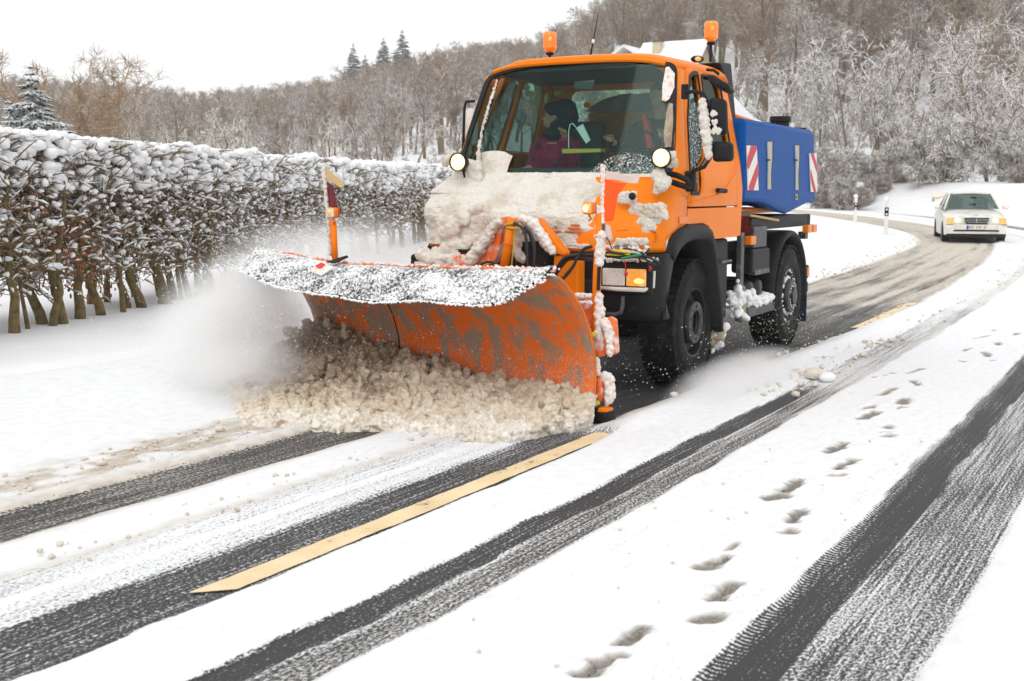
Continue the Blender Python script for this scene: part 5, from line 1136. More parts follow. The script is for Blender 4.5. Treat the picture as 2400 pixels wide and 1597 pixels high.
g_=N(pm,'ShaderNodeSeparateXYZ'); tc=N(pm,'ShaderNodeTexCoord'); L(pm,tc.outputs['Object'],g_.inputs[0]); low=mrange(pm,g_.outputs[2],.75,.15)
c1=mixc(pm,mth(pm,'MULTIPLY',f1,.92),(.80,.145,.008),(.27,.20,.14)); c1=mixc(pm,mth(pm,'MULTIPLY',f2,.75),c1,(.36,.28,.20)); c1=mixc(pm,mth(pm,'MULTIPLY',mth(pm,'MULTIPLY',f3,low),.85),c1,(.72,.60,.50))
L(pm,c1,bb.inputs['Base Color']); L(pm,mrange(pm,f1,0,1,.35,.75),bb.inputs['Roughness']); m_bump(pm,22,.35,.012,7)
ps=np.array(PF); cum=np.r_[0,np.cumsum(np.linalg.norm(np.diff(ps,axis=0),axis=1))]; U_=np.linspace(0,cum[-1],26); fF=np.interp(U_,cum,ps[:,0]); fZ=np.interp(U_,cum,ps[:,1])
G=np.array([[pw(a,f+.02*math.sin(a*2.2),z*(1-.0*a)) for f,z in zip(fF,fZ)] for a in np.linspace(0,BL,60)])
g=MB(); g.grid(G); blade=g.build('blade',pm,plow,smooth=True,solid=.02)
for a in (.0,BL):      # ends
    t=MB(); t.tube([pw(a,f-.01,z) for f,z in zip(fF,fZ)],.014,6); t.build('blade_edge',M['orange_dark'],plow,smooth=True)
t=MB(); t.tube([pw(1.82,f+.012+.02*math.sin(1.82*2.2),z) for f,z in zip(fF,fZ)],.006,5); t.build('blade_joint',M['black'],plow)
b=MB(); G=[[pw(a,.045,0.012),pw(a,.035,.15)] for a in np.linspace(.02,BL,12)]; b.grid(np.array(G)); b.build('cutting_edge',M['grey'],plow,solid=.03)
# ribs and brackets behind the blade, caked with snow, seen past the right end
def PB(pts,mt,name,f0,th,par=plow,zz=None,bev=.02):
    q=[PL(*p,f0) for p in pts]; b=MB(); n=len(q); b.add([pw(*p) for p in q]+[pw(p[0],p[1]-th,p[2]) for p in q],[tuple(range(n)),tuple(range(n,2*n))[::-1]]+[(i,(i+1)%n,n+(i+1)%n,n+i) for i in range(n)]); return b.build(name,M[mt],par,bevel=bev,seg=3,smooth=True)
zr=lambda a,b:(1200+a/3.733,600+b/3.733)
M['frozen_orange']=mat('frosted_orange_steel',(.83,.16,.02),.6,noise=(9,(.85,.78,.74),.42,.60,7),bump=(45,.6,.01))
PB([zr(520,350),(zr(700,345)),zr(700,560),zr(650,640),zr(570,420)],'frozen_orange','back_plate',-.14,.12)
PB([zr(640,640),zr(790,620),zr(800,760),zr(770,890),zr(700,880),zr(690,760)],'frozen_orange','bracket',-.12,.10)
PB([zr(800,530),zr(860,560),zr(880,860),zr(830,880),zr(790,840)],'frozen_orange','bracket',-.16,.12)
PB([zr(720,1070),zr(780,1060),zr(790,1200),zr(760,1290),zr(718,1270)],'frozen_orange','bracket',-.08,.10)
PB([zr(715,1330),zr(830,1340),zr(835,1480),zr(700,1490)],'black','skid_shoe',-.06,.14)
PB([zr(760,1325),zr(832,1340),zr(828,1370),zr(745,1365)],'orange','shoe_plate',-.05,.10,bev=.008)
for a,b_ in ((712,690),(738,1285)): t=MB(); blobs(t,[pw(*PL(*zr(a,b_),-.06))],[(.035,.03,.022)],2,0); t.build('yellow_bolt',M['yellow'],plow,smooth=True)
def pcrust(name,pts,r,mt,F,n=40,par=plow):
    P=np.array([pw(*PL(*zr(a,b),F)) for a,b in pts]); return crust_along(name,P,r,mt,par,n)
pcrust('packed_snow',[(800,560),(845,640),(860,760),(865,850)],[.035,.03,.028,.026],'crust_white',-.12,60)
pcrust('packed_snow',[(745,900),(755,960),(760,1040)],[.022,.026,.02],'crust_white',-.10,30)
pcrust('packed_snow',[(800,1040),(850,1060),(860,1130),(870,1210),(840,1290)],[.028,.032,.03,.036,.026],'crust_white',-.12,80)
pcrust('packed_snow',[(530,350),(620,345),(700,350)],[.018,.02,.018],'crust_white',-.11,40); pcrust('packed_snow',[(570,410),(640,405),(690,410)],[.014]*3,'crust_white',-.08,26)
pcrust('packed_snow',[(350,190),(400,195)],[.018,.016],'crust_white',.35,14); 
# rubber flap: rows from the blade top forward, front edge waves
FB=[(1925,186,.46),(1700,182,.45),(1450,176,.45),(1200,170,.44),(980,162,.43),(760,154,.42),(600,130,.40),(460,104,.38),(330,82,.35),(250,84,.38)]
FE=[(1890,206,.50),(1750,290,.66),(1610,375,.80),(1500,386,.85),(1400,378,.86),(1300,370,.86),(1180,355,.86),(1040,362,.86),(900,370,.86),(780,350,.86),(700,330,.84),(590,320,.84),(400,290,.82),(290,252,.78),(200,212,.74),(152,184,.66),(180,130,.52),(240,90,.40)]
def crv(L_,n):
    Q=np.array([pw(*PL(*z3(a,b),f)) for a,b,f in L_]); c_=np.r_[0,np.cumsum(np.linalg.norm(np.diff(Q,axis=0),axis=1))]; u=np.linspace(0,c_[-1],n); return np.stack([np.interp(u,c_,Q[:,i]) for i in range(3)],1)
nA=90; Bk=crv(FB,nA); Fr=crv(FE,nA)
def sm(Q,k=3):
    for _ in range(k): Q[1:-1]=(Q[:-2]+2*Q[1:-1]+Q[2:])/4
    return Q
Bk=sm(Bk); Fr=sm(Fr,4); G=[]
for i in range(nA):
    row=[]
    for j in range(13):
        t=j/12; p=Bk[i]*(1-t)+Fr[i]*t; p=p+np.array([0,0,1])*(.035*math.sin(math.pi*t)+.012*math.sin(i*.45)*t*(1-t)*2); row.append(p)
    G.append(row)
G=np.array(G); g=MB(); g.grid(G); g.build('rubber_flap',M['black'],plow,smooth=True,solid=.010)
fs=mat('patchy_snow',(.84,.845,.86),.8,bump=(45,.6,.012)); bb=bsdf(fs); L(fs,mrange(fs,mth(fs,'ADD',mth(fs,'MULTIPLY',ntex(fs,52,8,coord(fs,(1.0,.4,1)),.80),.75),mth(fs,'MULTIPLY',ntex(fs,3.5,3),.30)),.44,.56),bb.inputs['Alpha'])
G2=G.copy(); G2[:,:,2]+=.014+.010*fbm(G[:,:,0]*20,G[:,:,1]*20,0,3,9); g=MB(); g.grid(G2[:,1:]); g.build('flap_snow',fs,plow,smooth=True,kind='stuff')
t=MB(); t.tube([tuple(p+(0,0,.012)) for p in Bk],.017,6); t.build('clamp_strip',M['frozen_orange'],plow,smooth=True)
P=Bk[rng.integers(0,nA,260)]+rng.normal(size=(260,3))*(.01,.01,.004)+(0,0,.022); crustblob('packed_snow',P,rng.uniform(.008,.018,260),'crust_white',plow,1)
P=Fr[rng.integers(0,nA,1500)]+(Fr[1]-Fr[0])*0+rng.normal(size=(1500,3))*(.020,.020,.003)+(0,0,.007); crustblob('edge_snow',P,rng.uniform(.006,.012,1500),'snow_lump',plow,1)
q=[PL(*z3(a,b),f) for a,b,f in ((640,190,.55),(755,154,.42),(762,160,.42),(690,195,.56))]; b=MB(); b.add([tuple(np.array(pw(*p))+(0,0,.075)) for p in q],[(0,1,2,3)]); b.build('flap_notch',M['rubber'],plow,solid=.01)
q=[PL(*z3(a,b),f) for a,b,f in ((540,232,.70),(610,185,.60),(685,215,.60),(610,262,.72))]; b=MB(); b.add([tuple(np.array(pw(*p))+(0,0,.068)) for p in q],[(0,1,2,3)]); lb=b.build('maker_badge',M['crust_white'],plow,solid=.006)
q=[PL(*z3(a,b),f) for a,b,f in ((575,215,.66),(610,195,.62),(632,205,.62),(600,228,.67))]; b=MB(); b.add([tuple(np.array(pw(*p))+(0,0,.078)) for p in q],[(0,1,2,3)]); b.build('red_mark',M['red'],lb,solid=.004)
# right marker pole (image right) with lamp and flag
def PP(L_,F): return [pw(*PL(a,b,F)) for a,b in L_]
F_=-.12
t=MB(); t.tube(PP([(1396,790),(1400,640),(1404,560),(1406,500)],F_),.030,12); pole=t.build('marker_pole',M['orange'],plow,smooth=True)
t=MB(); t.tube(PP([(1403,680),(1405,625)],F_+.034),.013,8); t.build('black_band',M['black'],pole)
t=MB(); t.tube(PP([(1413,556),(1414,395)],F_),.011,8); t.build('flag_rod',M['grey'],pole)
crust_along('packed_snow',PP([(1400,790),(1405,740),(1403,690)],F_),[.030,.031,.029],'crust_white',pole,90); crust_along('packed_snow',PP([(1404,620),(1407,570),(1410,545)],F_),[.033,.034,.030],'crust_white',pole,60); crust_along('packed_snow',PP([(1402,555),(1400,520)],F_),[.024,.02],'crust_white',pole,24); crust_along('packed_snow',PP([(1413,520),(1414,460),(1413,390)],F_),[.017,.016,.018],'crust_white',pole,170)
def marker(parent,px,py,F,flip):
    q=PL(px,py,F); c=np.array(pw(*q)); b=MB(); rot=Matrix.Rotation(math.atan2(PU[1],PU[0]),3,'Z'); b.box(c,(.094,.06,.085),rot); o=b.build('marker_lamp',M['amber'],parent,bevel=.02,seg=3,smooth=True)
    b=MB(); b.box(c+PN*.03,(.080,.012,.070),rot); b.build('lens',M['amber_on'] if not flip else M['lens'],o,bevel=.01); b=MB(); blobs(b,[tuple(c+PN*.036)],[(.022,.012,.024)],2,0); b.build('bulb',M['lamp_core'] if not flip else M['amber_on'],o,smooth=True)
    b=MB(); b.box(c-PN*.035,(.085,.012,.075),rot); b.build('rear_lens',M['red'],o,bevel=.01); t=MB(); t.tube([c-(0,0,.04),c+PU*(-.02)-(0,0,.075),c-(0,0,.09)],.008,6); t.build('lamp_bracket',M['orange_dark'],o)
marker(pole,1380,488,F_+.02,False)
def cloth(name,pts,F,mt,par,wave=.03,th=.004):
    # pts: quad corners in pixels (top rod, top free, bottom free, bottom rod)
    C4=[np.array(pw(*PL(a,b,F))) for a,b in pts]; G=[]
    for i in range(22):
        u=i/21; row=[]
        for j in range(14):
            v=j/13; p=(C4[0]*(1-u)+C4[1]*u)*(1-v)+(C4[3]*(1-u)+C4[2]*u)*v; row.append(p+PN*wave*math.sin(u*5.2+v*1.2)*u+np.array([0,0,wave*.5*math.sin(u*6)]))
        G.append(row)
    g=MB(); g.grid(np.array(G)); return g.build(name,M[mt],par,smooth=True,solid=th)
cloth('flag',[(1409,420),(1466,428),(1452,452),(1411,470)],F_,'flag',pole,.012); cloth('flag',[(1409,440),(1447,452),(1438,512),(1408,525)],F_+.003,'flag',pole,.015)
cloth('flag_tail',[(1412,402),(1498,412),(1494,428),(1420,422)],F_,'pinkcloth',pole,.015)
t=MB(); t.tube(PP([(1414,545),(1428,565),(1435,585)],F_),.006,5); t.build('flag_wire',M['grey'],pole); cloth('torn_tag',[(1415,520),(1428,528),(1436,560),(1418,572)],F_-.02,'pinkcloth',pole,.01)
# left marker pole
F2=.05
t=MB(); t.tube(PP([(786,620),(784,575),(781,520)],F2),.026,12); pole2=t.build('marker_pole',M['orange'],plow,smooth=True)
t=MB(); t.tube(PP([(776,600),(772,540),(764,460),(758,394)],F2),.015,8); t.build('flag_rod',M['frozen_orange'],pole2,smooth=True); crust_along('packed_snow',PP([(776,600),(772,540),(764,460),(758,392)],F2+.01),[.018,.017,.018,.02],'crust',pole2,110)
marker(pole2,780,500,F2+.02,True)
cloth('flag',[(761,393),(801,424),(801,441),(764,425)],F2,'tan',pole2,.02); cloth('flag',[(764,426),(779,434),(791,488),(771,487)],F2,'maroon',pole2,.012)
# lifting frame between plough and cab
fr_=plow
def FP_(pts,xx): return [tuple(TO+TF*p[0]+TL*p[1]+np.array([0,0,p[2]])) for p in [FX(*z2(a,b),xx) for a,b in pts]]
def plate(name,pts,xx,th,mt,par=fr_,bev=.01):
    q=FP_(pts,xx); n=len(q); b=MB(); off=-TF*th; b.add(list(q)+[tuple(np.array(p)+off) for p in q],[tuple(range(n)),tuple(range(n,2*n))[::-1]]+[(i,(i+1)%n,n+(i+1)%n,n+i) for i in range(n)]); return b.build(name,M[mt],par,bevel=bev)
plate('frame_arm',[(1040,400),(1075,398),(1305,690),(1290,712),(1210,690),(1120,610),(1100,560),(1050,490)],1.42,.10,'orange')
plate('frame_top',[(725,402),(790,385),(905,388),(1060,398),(1050,480),(930,470),(800,470),(740,480)],1.44,.10,'frozen_orange')
plate('frame_arm',[(725,405),(800,440),(770,520),(740,700),(700,770),(610,830),(500,830),(480,740),(520,640),(640,560),(690,480)],1.42,.12,'frozen_orange')
plate('frame_post',[(1205,710),(1290,715),(1405,760),(1405,1035),(1330,1040),(1230,960),(1200,860)],1.40,.14,'orange')
plate('frame_post',[(500,830),(640,830),(640,1100),(500,1100)],1.38,.14,'orange')
plate('frame_gap_shade',[(880,600),(1110,590),(1150,700),(1155,820),(880,830)],1.30,.06,'dark')  # dark plate in place of the shade inside the frame
plate('bumper_bracket',[(350,730),(430,700),(490,740),(480,830),(370,830)],1.34,.10,'frozen_orange')
crust_along('packed_snow',FP_([(930,400),(1040,430),(1090,520),(1140,610),(1200,680)],1.45),[.03,.035,.035,.04,.028],'crust_white',fr_,130)
crust_along('packed_snow',FP_([(760,420),(700,470),(660,560),(580,650),(520,740)],1.45),[.028,.035,.04,.045,.05],'crust',fr_,150); crust_along('packed_snow',FP_([(900,470),(920,560),(890,640),(920,720),(960,740)],1.32),[.03,.03,.03,.035,.03],'crust_white',fr_,60)
t=MB(); t.tube(FP_([(855,400),(830,600),(785,840)],1.52),[.036,.037,.038],14); cy=t.build('lift_cylinder',M['orange'],fr_,smooth=True)
for a,b_ in ((828,615),(858,440)): t=MB(); q=FP_([(a,b_-8),(a-3,b_+8)],1.52); t.tube(q,.043,14); t.build('clamp_ring',M['orange_dark'],cy)
t=MB(); t.tube(FP_([(880,470),(868,650),(850,830)],1.52),.008,6); t.build('hydraulic_pipe',M['yellow'],cy,smooth=True)
t=MB(); t.tube(FP_([(800,455),(860,440),(930,450),(930,480),(860,482),(810,478)],1.56),.009,6); t.build('pipe_union',M['yellow'],cy,smooth=True)
for nm,pl,xx,r,mt in (('hose',[(870,440),(920,450),(965,510),(985,650),(985,830)],1.56,.013,'hose'),('hose',[(960,470),(1010,510),(1040,600),(1045,700),(1040,830)],1.55,.013,'hose'),('hose',[(945,530),(960,500),(1000,530),(1020,600)],1.5,.009,'hose'),
    ('hose',[(1205,865),(1240,800),(1290,725),(1380,705),(1530,700)],1.50,.014,'hose'),('hose',[(1220,870),(1270,800),(1320,735),(1400,735),(1550,745)],1.48,.014,'hose'),('hose',[(1300,880),(1370,800),(1420,690),(1470,640),(1525,635)],1.52,.013,'hose'),('hose',[(1230,885),(1290,900),(1350,830)],1.52,.012,'hose'),
    ('hose',[(570,820),(600,780),(660,760),(720,775),(735,820)],1.5,.010,'hose'),('hose',[(1060,800),(1120,820),(1150,830)],1.5,.014,'hose'),
    ('cable',[(1640,655),(1700,680),(1820,690),(1950,705),(2050,740),(2090,775)],1.36,.008,'hose'),('cable',[(1630,680),(1740,690),(1850,720),(1960,730),(2060,790)],1.38,.007,'hose'),('cable',[(1640,710),(1760,735),(1860,725),(1980,690),(2010,640)],1.34,.007,'hose'),('cable',[(1690,662),(1760,672),(1850,683)],1.42,.010,'ywire'),('cable',[(1640,700),(1750,705),(1840,700)],1.37,.006,'ywire'),('cable',[(1770,732),(1850,715),(1935,700)],1.42,.009,'gwire'),('cable',[(1780,645),(1880,660),(1960,690),(1990,760),(2010,830)],1.34,.006,'hose'),
    ('cable',[(1620,530),(1660,590),(1700,650)],1.5,.005,'pinkcloth'),('cable',[(1800,740),(1805,800),(1808,850)],1.36,.003,'red')):
    Q=np.array(FP_(pl,xx)); c_=np.r_[0,np.cumsum(np.linalg.norm(np.diff(Q,axis=0),axis=1))]; u=np.linspace(0,c_[-1],26); Q=sm(np.stack([np.interp(u,c_,Q[:,i]) for i in range(3)],1),5); t=MB(); t.tube(list(Q),r,8); t.build(nm,M[mt],fr_,smooth=True)
t=MB(); blobs(t,[FP_([(1810,862)],1.37)[0]],[(.016,)*3],2,0); t.build('red_bead',M['red_plate'],fr_,smooth=True); t=MB(); blobs(t,[FP_([(2008,815)],1.33)[0]],[(.012,.012,.022)],2,0); t.build('red_plug',M['red'],fr_,smooth=True); t=MB(); blobs(t,[FP_([(1655,655)],1.37)[0]],[(.018,.018,.014)],2,0); t.build('red_plug',M['red'],fr_,smooth=True)
P=[FP_([(rng.uniform(1600,2000),rng.uniform(640,700))],1.33)[0] for k in range(70)]; crustblob('packed_snow',P,rng.uniform(.008,.02,70),'crust_white',fr_)
P=[FP_([(rng.uniform(1560,2100),745+rng.normal()*8)],1.24)[0] for k in range(70)]; crustblob('packed_snow',P,rng.uniform(.008,.018,70),'crust',fr_)
# ------------------------------------------------------------------ slush heap in front of the blade
ol=[(.0,.0)]
for q in ((2085,1075),(1960,1110),(1850,1140),(1700,1162),(1560,1166),(1440,1160),(1330,1130),(1200,1110),(1080,1100),(1000,1093),(850,1095),(700,1100),(560,1098),(400,1082),(250,1080),(190,1060),(130,1005),(110,960)):
    P=np.array(GR(*z3(*q)))-PA; ol.append((float(P@PU),float(P@PN)))
ol=sorted(ol); oa=np.array([o[0] for o in ol]); ob=np.array([o[1] for o in ol])
hA=[-.6,-.02,.04,.12,.45,1.0,1.7,2.25,2.7,2.95,3.15,3.5,4.2]; hH=[0,.0,.04,.09,.15,.17,.25,.37,.50,.52,.42,.15,0]
na,nb=430,210; aa=np.linspace(oa.min()+.0,oa.max()+.15,na); G=np.zeros((na,nb,3))
B1=np.interp(aa,oa,ob); B1=np.convolve(np.r_[B1[:4],B1,B1[-4:]],np.ones(9)/9,'same')[4:-4]
b0=np.where(aa<BL-.02,-.0,-.35-.2*(aa-BL)); A2=np.repeat(aa[:,None],nb,1); T=np.linspace(0,1,nb)[None]; Bb=b0[:,None]+(B1-b0)[:,None]*T
tt=np.clip((Bb)/np.maximum(B1[:,None],.05),-.6,1)
Hh=np.interp(A2,hA,hH)
z=Hh*np.clip(1-np.abs(tt),0,1)**.95+.085*np.clip(1-tt,0,1)**.42*(Hh>0.001)*np.clip(1+np.minimum(tt,0)*1.6,0,1)
big=fbm(A2*4.2,Bb*4.2,z*4,3,12)-.5; bil=np.abs(fbm(A2*13,Bb*13,z*13,2,15)-.5)*2; sml=np.abs(fbm(A2*38,Bb*38,z*30,2,19)-.5)*2
z=np.maximum(z+(big*.16+(.3-bil)*.11+(.3-sml)*.045)*np.clip(z/.12,0,1),-.01)
XY=PA[None,None]+PU[None,None]*A2[...,None]+PN[None,None]*Bb[...,None]; XY=XY.copy(); XY[:,:,2]=z+.004
hcol=Hh*0
tone=sst(.10,.34,z+.10*(fbm(A2*3,Bb*3,0,3,40)-.5))*(.25+.75*sst(.9,2.4,A2+.5*(fbm(A2*2,Bb*2,0,2,4)-.5)))
def slush_attr(m_,lite,mid,dark):
    bb=bsdf(m_); at_=N(m_,'ShaderNodeAttribute'); at_.attribute_name='tone'; nz=ntex(m_,24,6,None,.7)
    v=mth(m_,'ADD',at_.outputs['Fac'],mth(m_,'MULTIPLY',mth(m_,'SUBTRACT',nz,.5),1.1)); a=mixc(m_,mrange(m_,v,-.1,.40),lite,mid); a=mixc(m_,mrange(m_,v,.40,1.0),a,dark); L(m_,a,bb.inputs['Base Color']); m_bump(m_,60,.8,.010,8)
sm_=mat('slush_heap_snow',(.8,.7,.6),.6); slush_attr(sm_,(.84,.79,.70),(.60,.50,.37),(.28,.215,.15))
sb_=bsdf(sm_)
for l_ in list(sb_.inputs['Base Color'].links): sm_.node_tree.links.remove(l_)
tcs=N(sm_,'ShaderNodeTexCoord'); vm=N(sm_,'ShaderNodeSeparateXYZ'); L(sm_,tcs.outputs['Object'],vm.inputs[0])
al=mth(sm_,'SUBTRACT',mth(sm_,'MULTIPLY',vm.outputs[1],.585),mth(sm_,'MULTIPLY',vm.outputs[0],.811)); al=mth(sm_,'SUBTRACT',al,float(PA@PU))   # metres along the blade
nz1=ntex(sm_,3.2,4,tcs.outputs['Object'],.6); nz2=ntex(sm_,24,7,tcs.outputs['Object'],.72)
hgt_=mrange(sm_,mth(sm_,'ADD',vm.outputs[2],mth(sm_,'MULTIPLY',mth(sm_,'SUBTRACT',nz1,.5),.16)),.06,.26); alf=mrange(sm_,mth(sm_,'ADD',al,mth(sm_,'MULTIPLY',nz1,.8)),1.0,2.7,.35,1.0)
v_=mth(sm_,'ADD',mth(sm_,'MULTIPLY',hgt_,alf),mth(sm_,'MULTIPLY',mth(sm_,'SUBTRACT',nz2,.5),1.5)); v_=mth(sm_,'ADD',v_,mth(sm_,'MULTIPLY',mth(sm_,'SUBTRACT',nz1,.5),.9))
c_a=mixc(sm_,mrange(sm_,v_,-.20,.28),(.86,.82,.75),(.66,.56,.43)); L(sm_,mixc(sm_,mrange(sm_,v_,.35,.95),c_a,(.27,.20,.135)),sb_.inputs['Base Color'])
hb=MB(); XYt=XY.copy(); XYt[:,:,2]=np.where(z>.0,z,-.04)+.0; hb.grid(XYt); XYb=XY.copy(); XYb[:,:,2]=-.07; hb.grid(XYb,flip=True)
for A_,B_ in ((XYt[0],XYb[0]),(XYb[-1],XYt[-1]),(XYb[:,0],XYt[:,0]),(XYt[:,-1],XYb[:,-1])): hb.grid(np.stack([A_,B_]))
idx=rng.integers(0,na*nb,8000); zf=z.ravel()[idx]; P=XY.reshape(-1,3)[idx]; k=zf>.015; P=P[k]; zf=zf[k]
sz=.006+.050*rng.random(len(P))**5.0; P=P+(0,0,.25)*sz[:,None]; blobs(hb,P,sz[:,None]*rng.uniform(.6,1.3,(len(P),3)),1,.25)
o=hb.build('slush_heap',sm_,None,smooth=True,kind='stuff',fixn=False); r=o.modifiers.new('fuse','REMESH'); r.mode='VOXEL'; r.voxel_size=.0072; r.use_smooth_shade=True
for ns_,st in ((.05,.035),(.014,.016)):
    tx_=bpy.data.textures.new('slush_lumps','CLOUDS'); tx_.noise_scale=ns_; tx_.noise_depth=3; d_=o.modifiers.new('rough','DISPLACE'); d_.texture=tx_; d_.strength=st; d_.mid_level=.5
tag(o,'churned heap of beige slush rolling in front of the plough blade','slush')
# upthrown tongues on the blade
pts=[];sz=[]
for (a,b_,h) in ((700,560,60),(735,470,90),(790,545,70),(850,555,70),(640,440,60),(600,480,80),(520,470,60),(900,610,40)):
    for k in range(16):
        f=k/16; q=PL(*z3(a+rng.normal()*6+6*f,b_+h*f),.10); pts.append(pw(*q)); sz.append(.008+.028*f)
crustblob('slush_tongues',pts,np.array(sz),'slush_dark',None,2,.1); tag(bpy.data.objects[[o.name for o in C.objects if o.name.startswith('slush_tongues')][-1]],'brown tongues of slush splashing up the blade','slush',kind='stuff')
# ------------------------------------------------------------------ flying snow
def vol(name,c,rad,dens,label,rot=0,ns=3.0,col_=(1,1,1),lo=.42,hi=.75,soft=.0,cat='snow spray'):
    b=MB(); blobs(b,[(0,0,0)],[(1,1,1)],3,0); m_=bpy.data.materials.new(name); m_.use_nodes=True; t=m_.node_tree; t.nodes.clear(); o=N(m_,'ShaderNodeOutputMaterial'); pv=N(m_,'ShaderNodeVolumePrincipled'); pv.inputs['Color'].default_value=(*col_,1); pv.inputs['Anisotropy'].default_value=.0
    tc=N(m_,'ShaderNodeTexCoord'); ln=N(m_,'ShaderNodeVectorMath'); ln.operation='LENGTH'; L(m_,tc.outputs['Object'],ln.inputs[0]); fo=mrange(m_,ln.outputs['Value'],1.0,.15)
    gg=N(m_,'ShaderNodeNewGeometry'); mq=N(m_,'ShaderNodeMapping'); mq.inputs['Rotation'].default_value=(0,.5,-rot); mq.inputs['Scale'].default_value=(.55,1.5,1.5); L(m_,gg.outputs['Position'],mq.inputs[0]); nz=mrange(m_,ntex(m_,ns,5,mq.outputs[0],.65),lo,hi)
    L(m_,mth(m_,'MULTIPLY',mth(m_,'MULTIPLY',fo,mth(m_,'ADD',nz,soft)),dens),pv.inputs['Density']); L(m_,pv.outputs[0],o.inputs['Volume'])
    ob=b.build(name,m_); ob.location=c; ob.scale=rad; ob.rotation_euler=(0,0,rot); return tag(ob,label,cat,kind='stuff')
PR=math.atan2(PU[1],PU[0])
vol('snow_spray',(-2.2,9.6,.55),(.66,.80,.66),6,'white cloud of snow thrown off the left end of the plough',PR,2.2,lo=.3,hi=.6,soft=.3)
vol('snow_spray',(-2.0,9.1,.25),(.65,.6,.36),5,'powder drifting over the left foot of the slush heap',PR,3,lo=.35,hi=.6,soft=.2)
vol('snow_spray',(-1.7,12.6,.75),(1.9,1.5,.75),3.2,'fine snow hanging in the air between plough and hedge',PR,2.0,lo=.35,hi=.7,soft=.15)
vol('snow_spray',(1.95,10.1,.08),(1.75,.38,.26),6,'low drift of blown snow beside the front wheel',math.atan2(.87,.5)+.02,3.2,lo=.35,hi=.65,soft=.25)
vol('chimney_smoke',tuple(np.array(at(1604,131))*1+(0,0,float(1.655+(448-75)/2835*131-at(1604,131)[2]))),(.9,.9,1.9),1.2,'pale wisp of smoke rising from the chimney',0,1.0,(.9,.9,.9),.45,.7,cat='smoke')
def specks(name,n,c,sg,smin,smax,label,mt='snow_lump',par=None):
    P=np.array(c)+rng.normal(size=(n,3))*sg; P=P[P[:,2]>.02]; b=MB(); v=np.array([(1,0,-.5),(-.5,.87,-.5),(-.5,-.87,-.5),(0,0,1.)]); s=(smin+(smax-smin)*rng.random(len(P))**4)[:,None,None]
    vv=v[None]*s+P[:,None]; ff=np.array([[0,1,2],[0,3,1],[1,3,2],[2,3,0]])[None]+(np.arange(len(P))*4)[:,None,None]; b.addnp(vv.reshape(-1,3),ff.reshape(-1,3)); tag(b.build(name,M[mt],fixn=False),label,'snow spray',kind='stuff')
specks('flying_snow',6500,(-2.15,9.6,.60),(.36,.40,.32),.0012,.007,'specks of snow flying off the left end of the plough')
specks('flying_snow',5200,(-1.6,11.8,.95),(1.0,1.1,.32),.0015,.009,'specks of snow in the air behind the plough')
specks('flying_snow',1500,(-1.2,8.9,.45),(.8,.3,.22),.0015,.006,'specks of snow in front of the blade')
specks('flying_snow',2600,(1.75,10.4,.18),(.85,.75,.16),.0012,.008,'specks of snow kicked up around the front wheel')
specks('flying_snow',1500,(2.5,12.4,.25),(.5,.6,.2),.0015,.008,'specks of snow kicked up before the rear wheel','slush')
# ------------------------------------------------------------------ the white car
cp_=at(2284,36.8,.03); cdir=np.array([-cp_[0]/37.+.10,-cp_[1]/36.2,0]); cyaw=math.atan2(cdir[1],cdir[0])
car=empty('car',cp_,cyaw,'white saloon car with lit headlights coming round the snowy bend','car')
st_=[(0,.76,.26,.50,.01),(-.04,.82,.23,.53,.01),(-.075,.83,.22,.70,.02),(-.13,.84,.22,.745,.03),(-.7,.86,.22,.82,.04),(-1.25,.86,.22,.88,.02),(-1.6,.86,.2,.92,.02),(-2.5,.86,.2,.94,.02),(-3.5,.86,.22,.95,.02),(-4.2,.84,.28,.93,.03),(-4.45,.76,.35,.85,.05)]
G=[]
for x,w,zb,zt,cr_ in st_:
    row=[]
    for k in range(21):
        q=-1+2*k/20; y=w*np.sign(q)*min(1,abs(q)**.55*1.0); 
        if abs(q)>.72: tq=(abs(q)-.72)/.28; y=np.sign(q)*w*(1.0-.03*tq); zz=zt-.10-(zt-.10-zb)*tq
        else: a=abs(q)/.72; y=np.sign(q)*w*(a*.93+.07*a**6); zz=zt+cr_*(1-a*a)-.10*a**8
        row.append((x,y,zz))
    G.append(row)
g=MB(); g.grid(np.array(G)); n0=21
g.add([tuple(p) for p in G[0]],[tuple(range(21))]); g.add([tuple(p) for p in G[-1]],[tuple(range(21))]); body=g.build('body',M['carwhite'],car,angle=35)
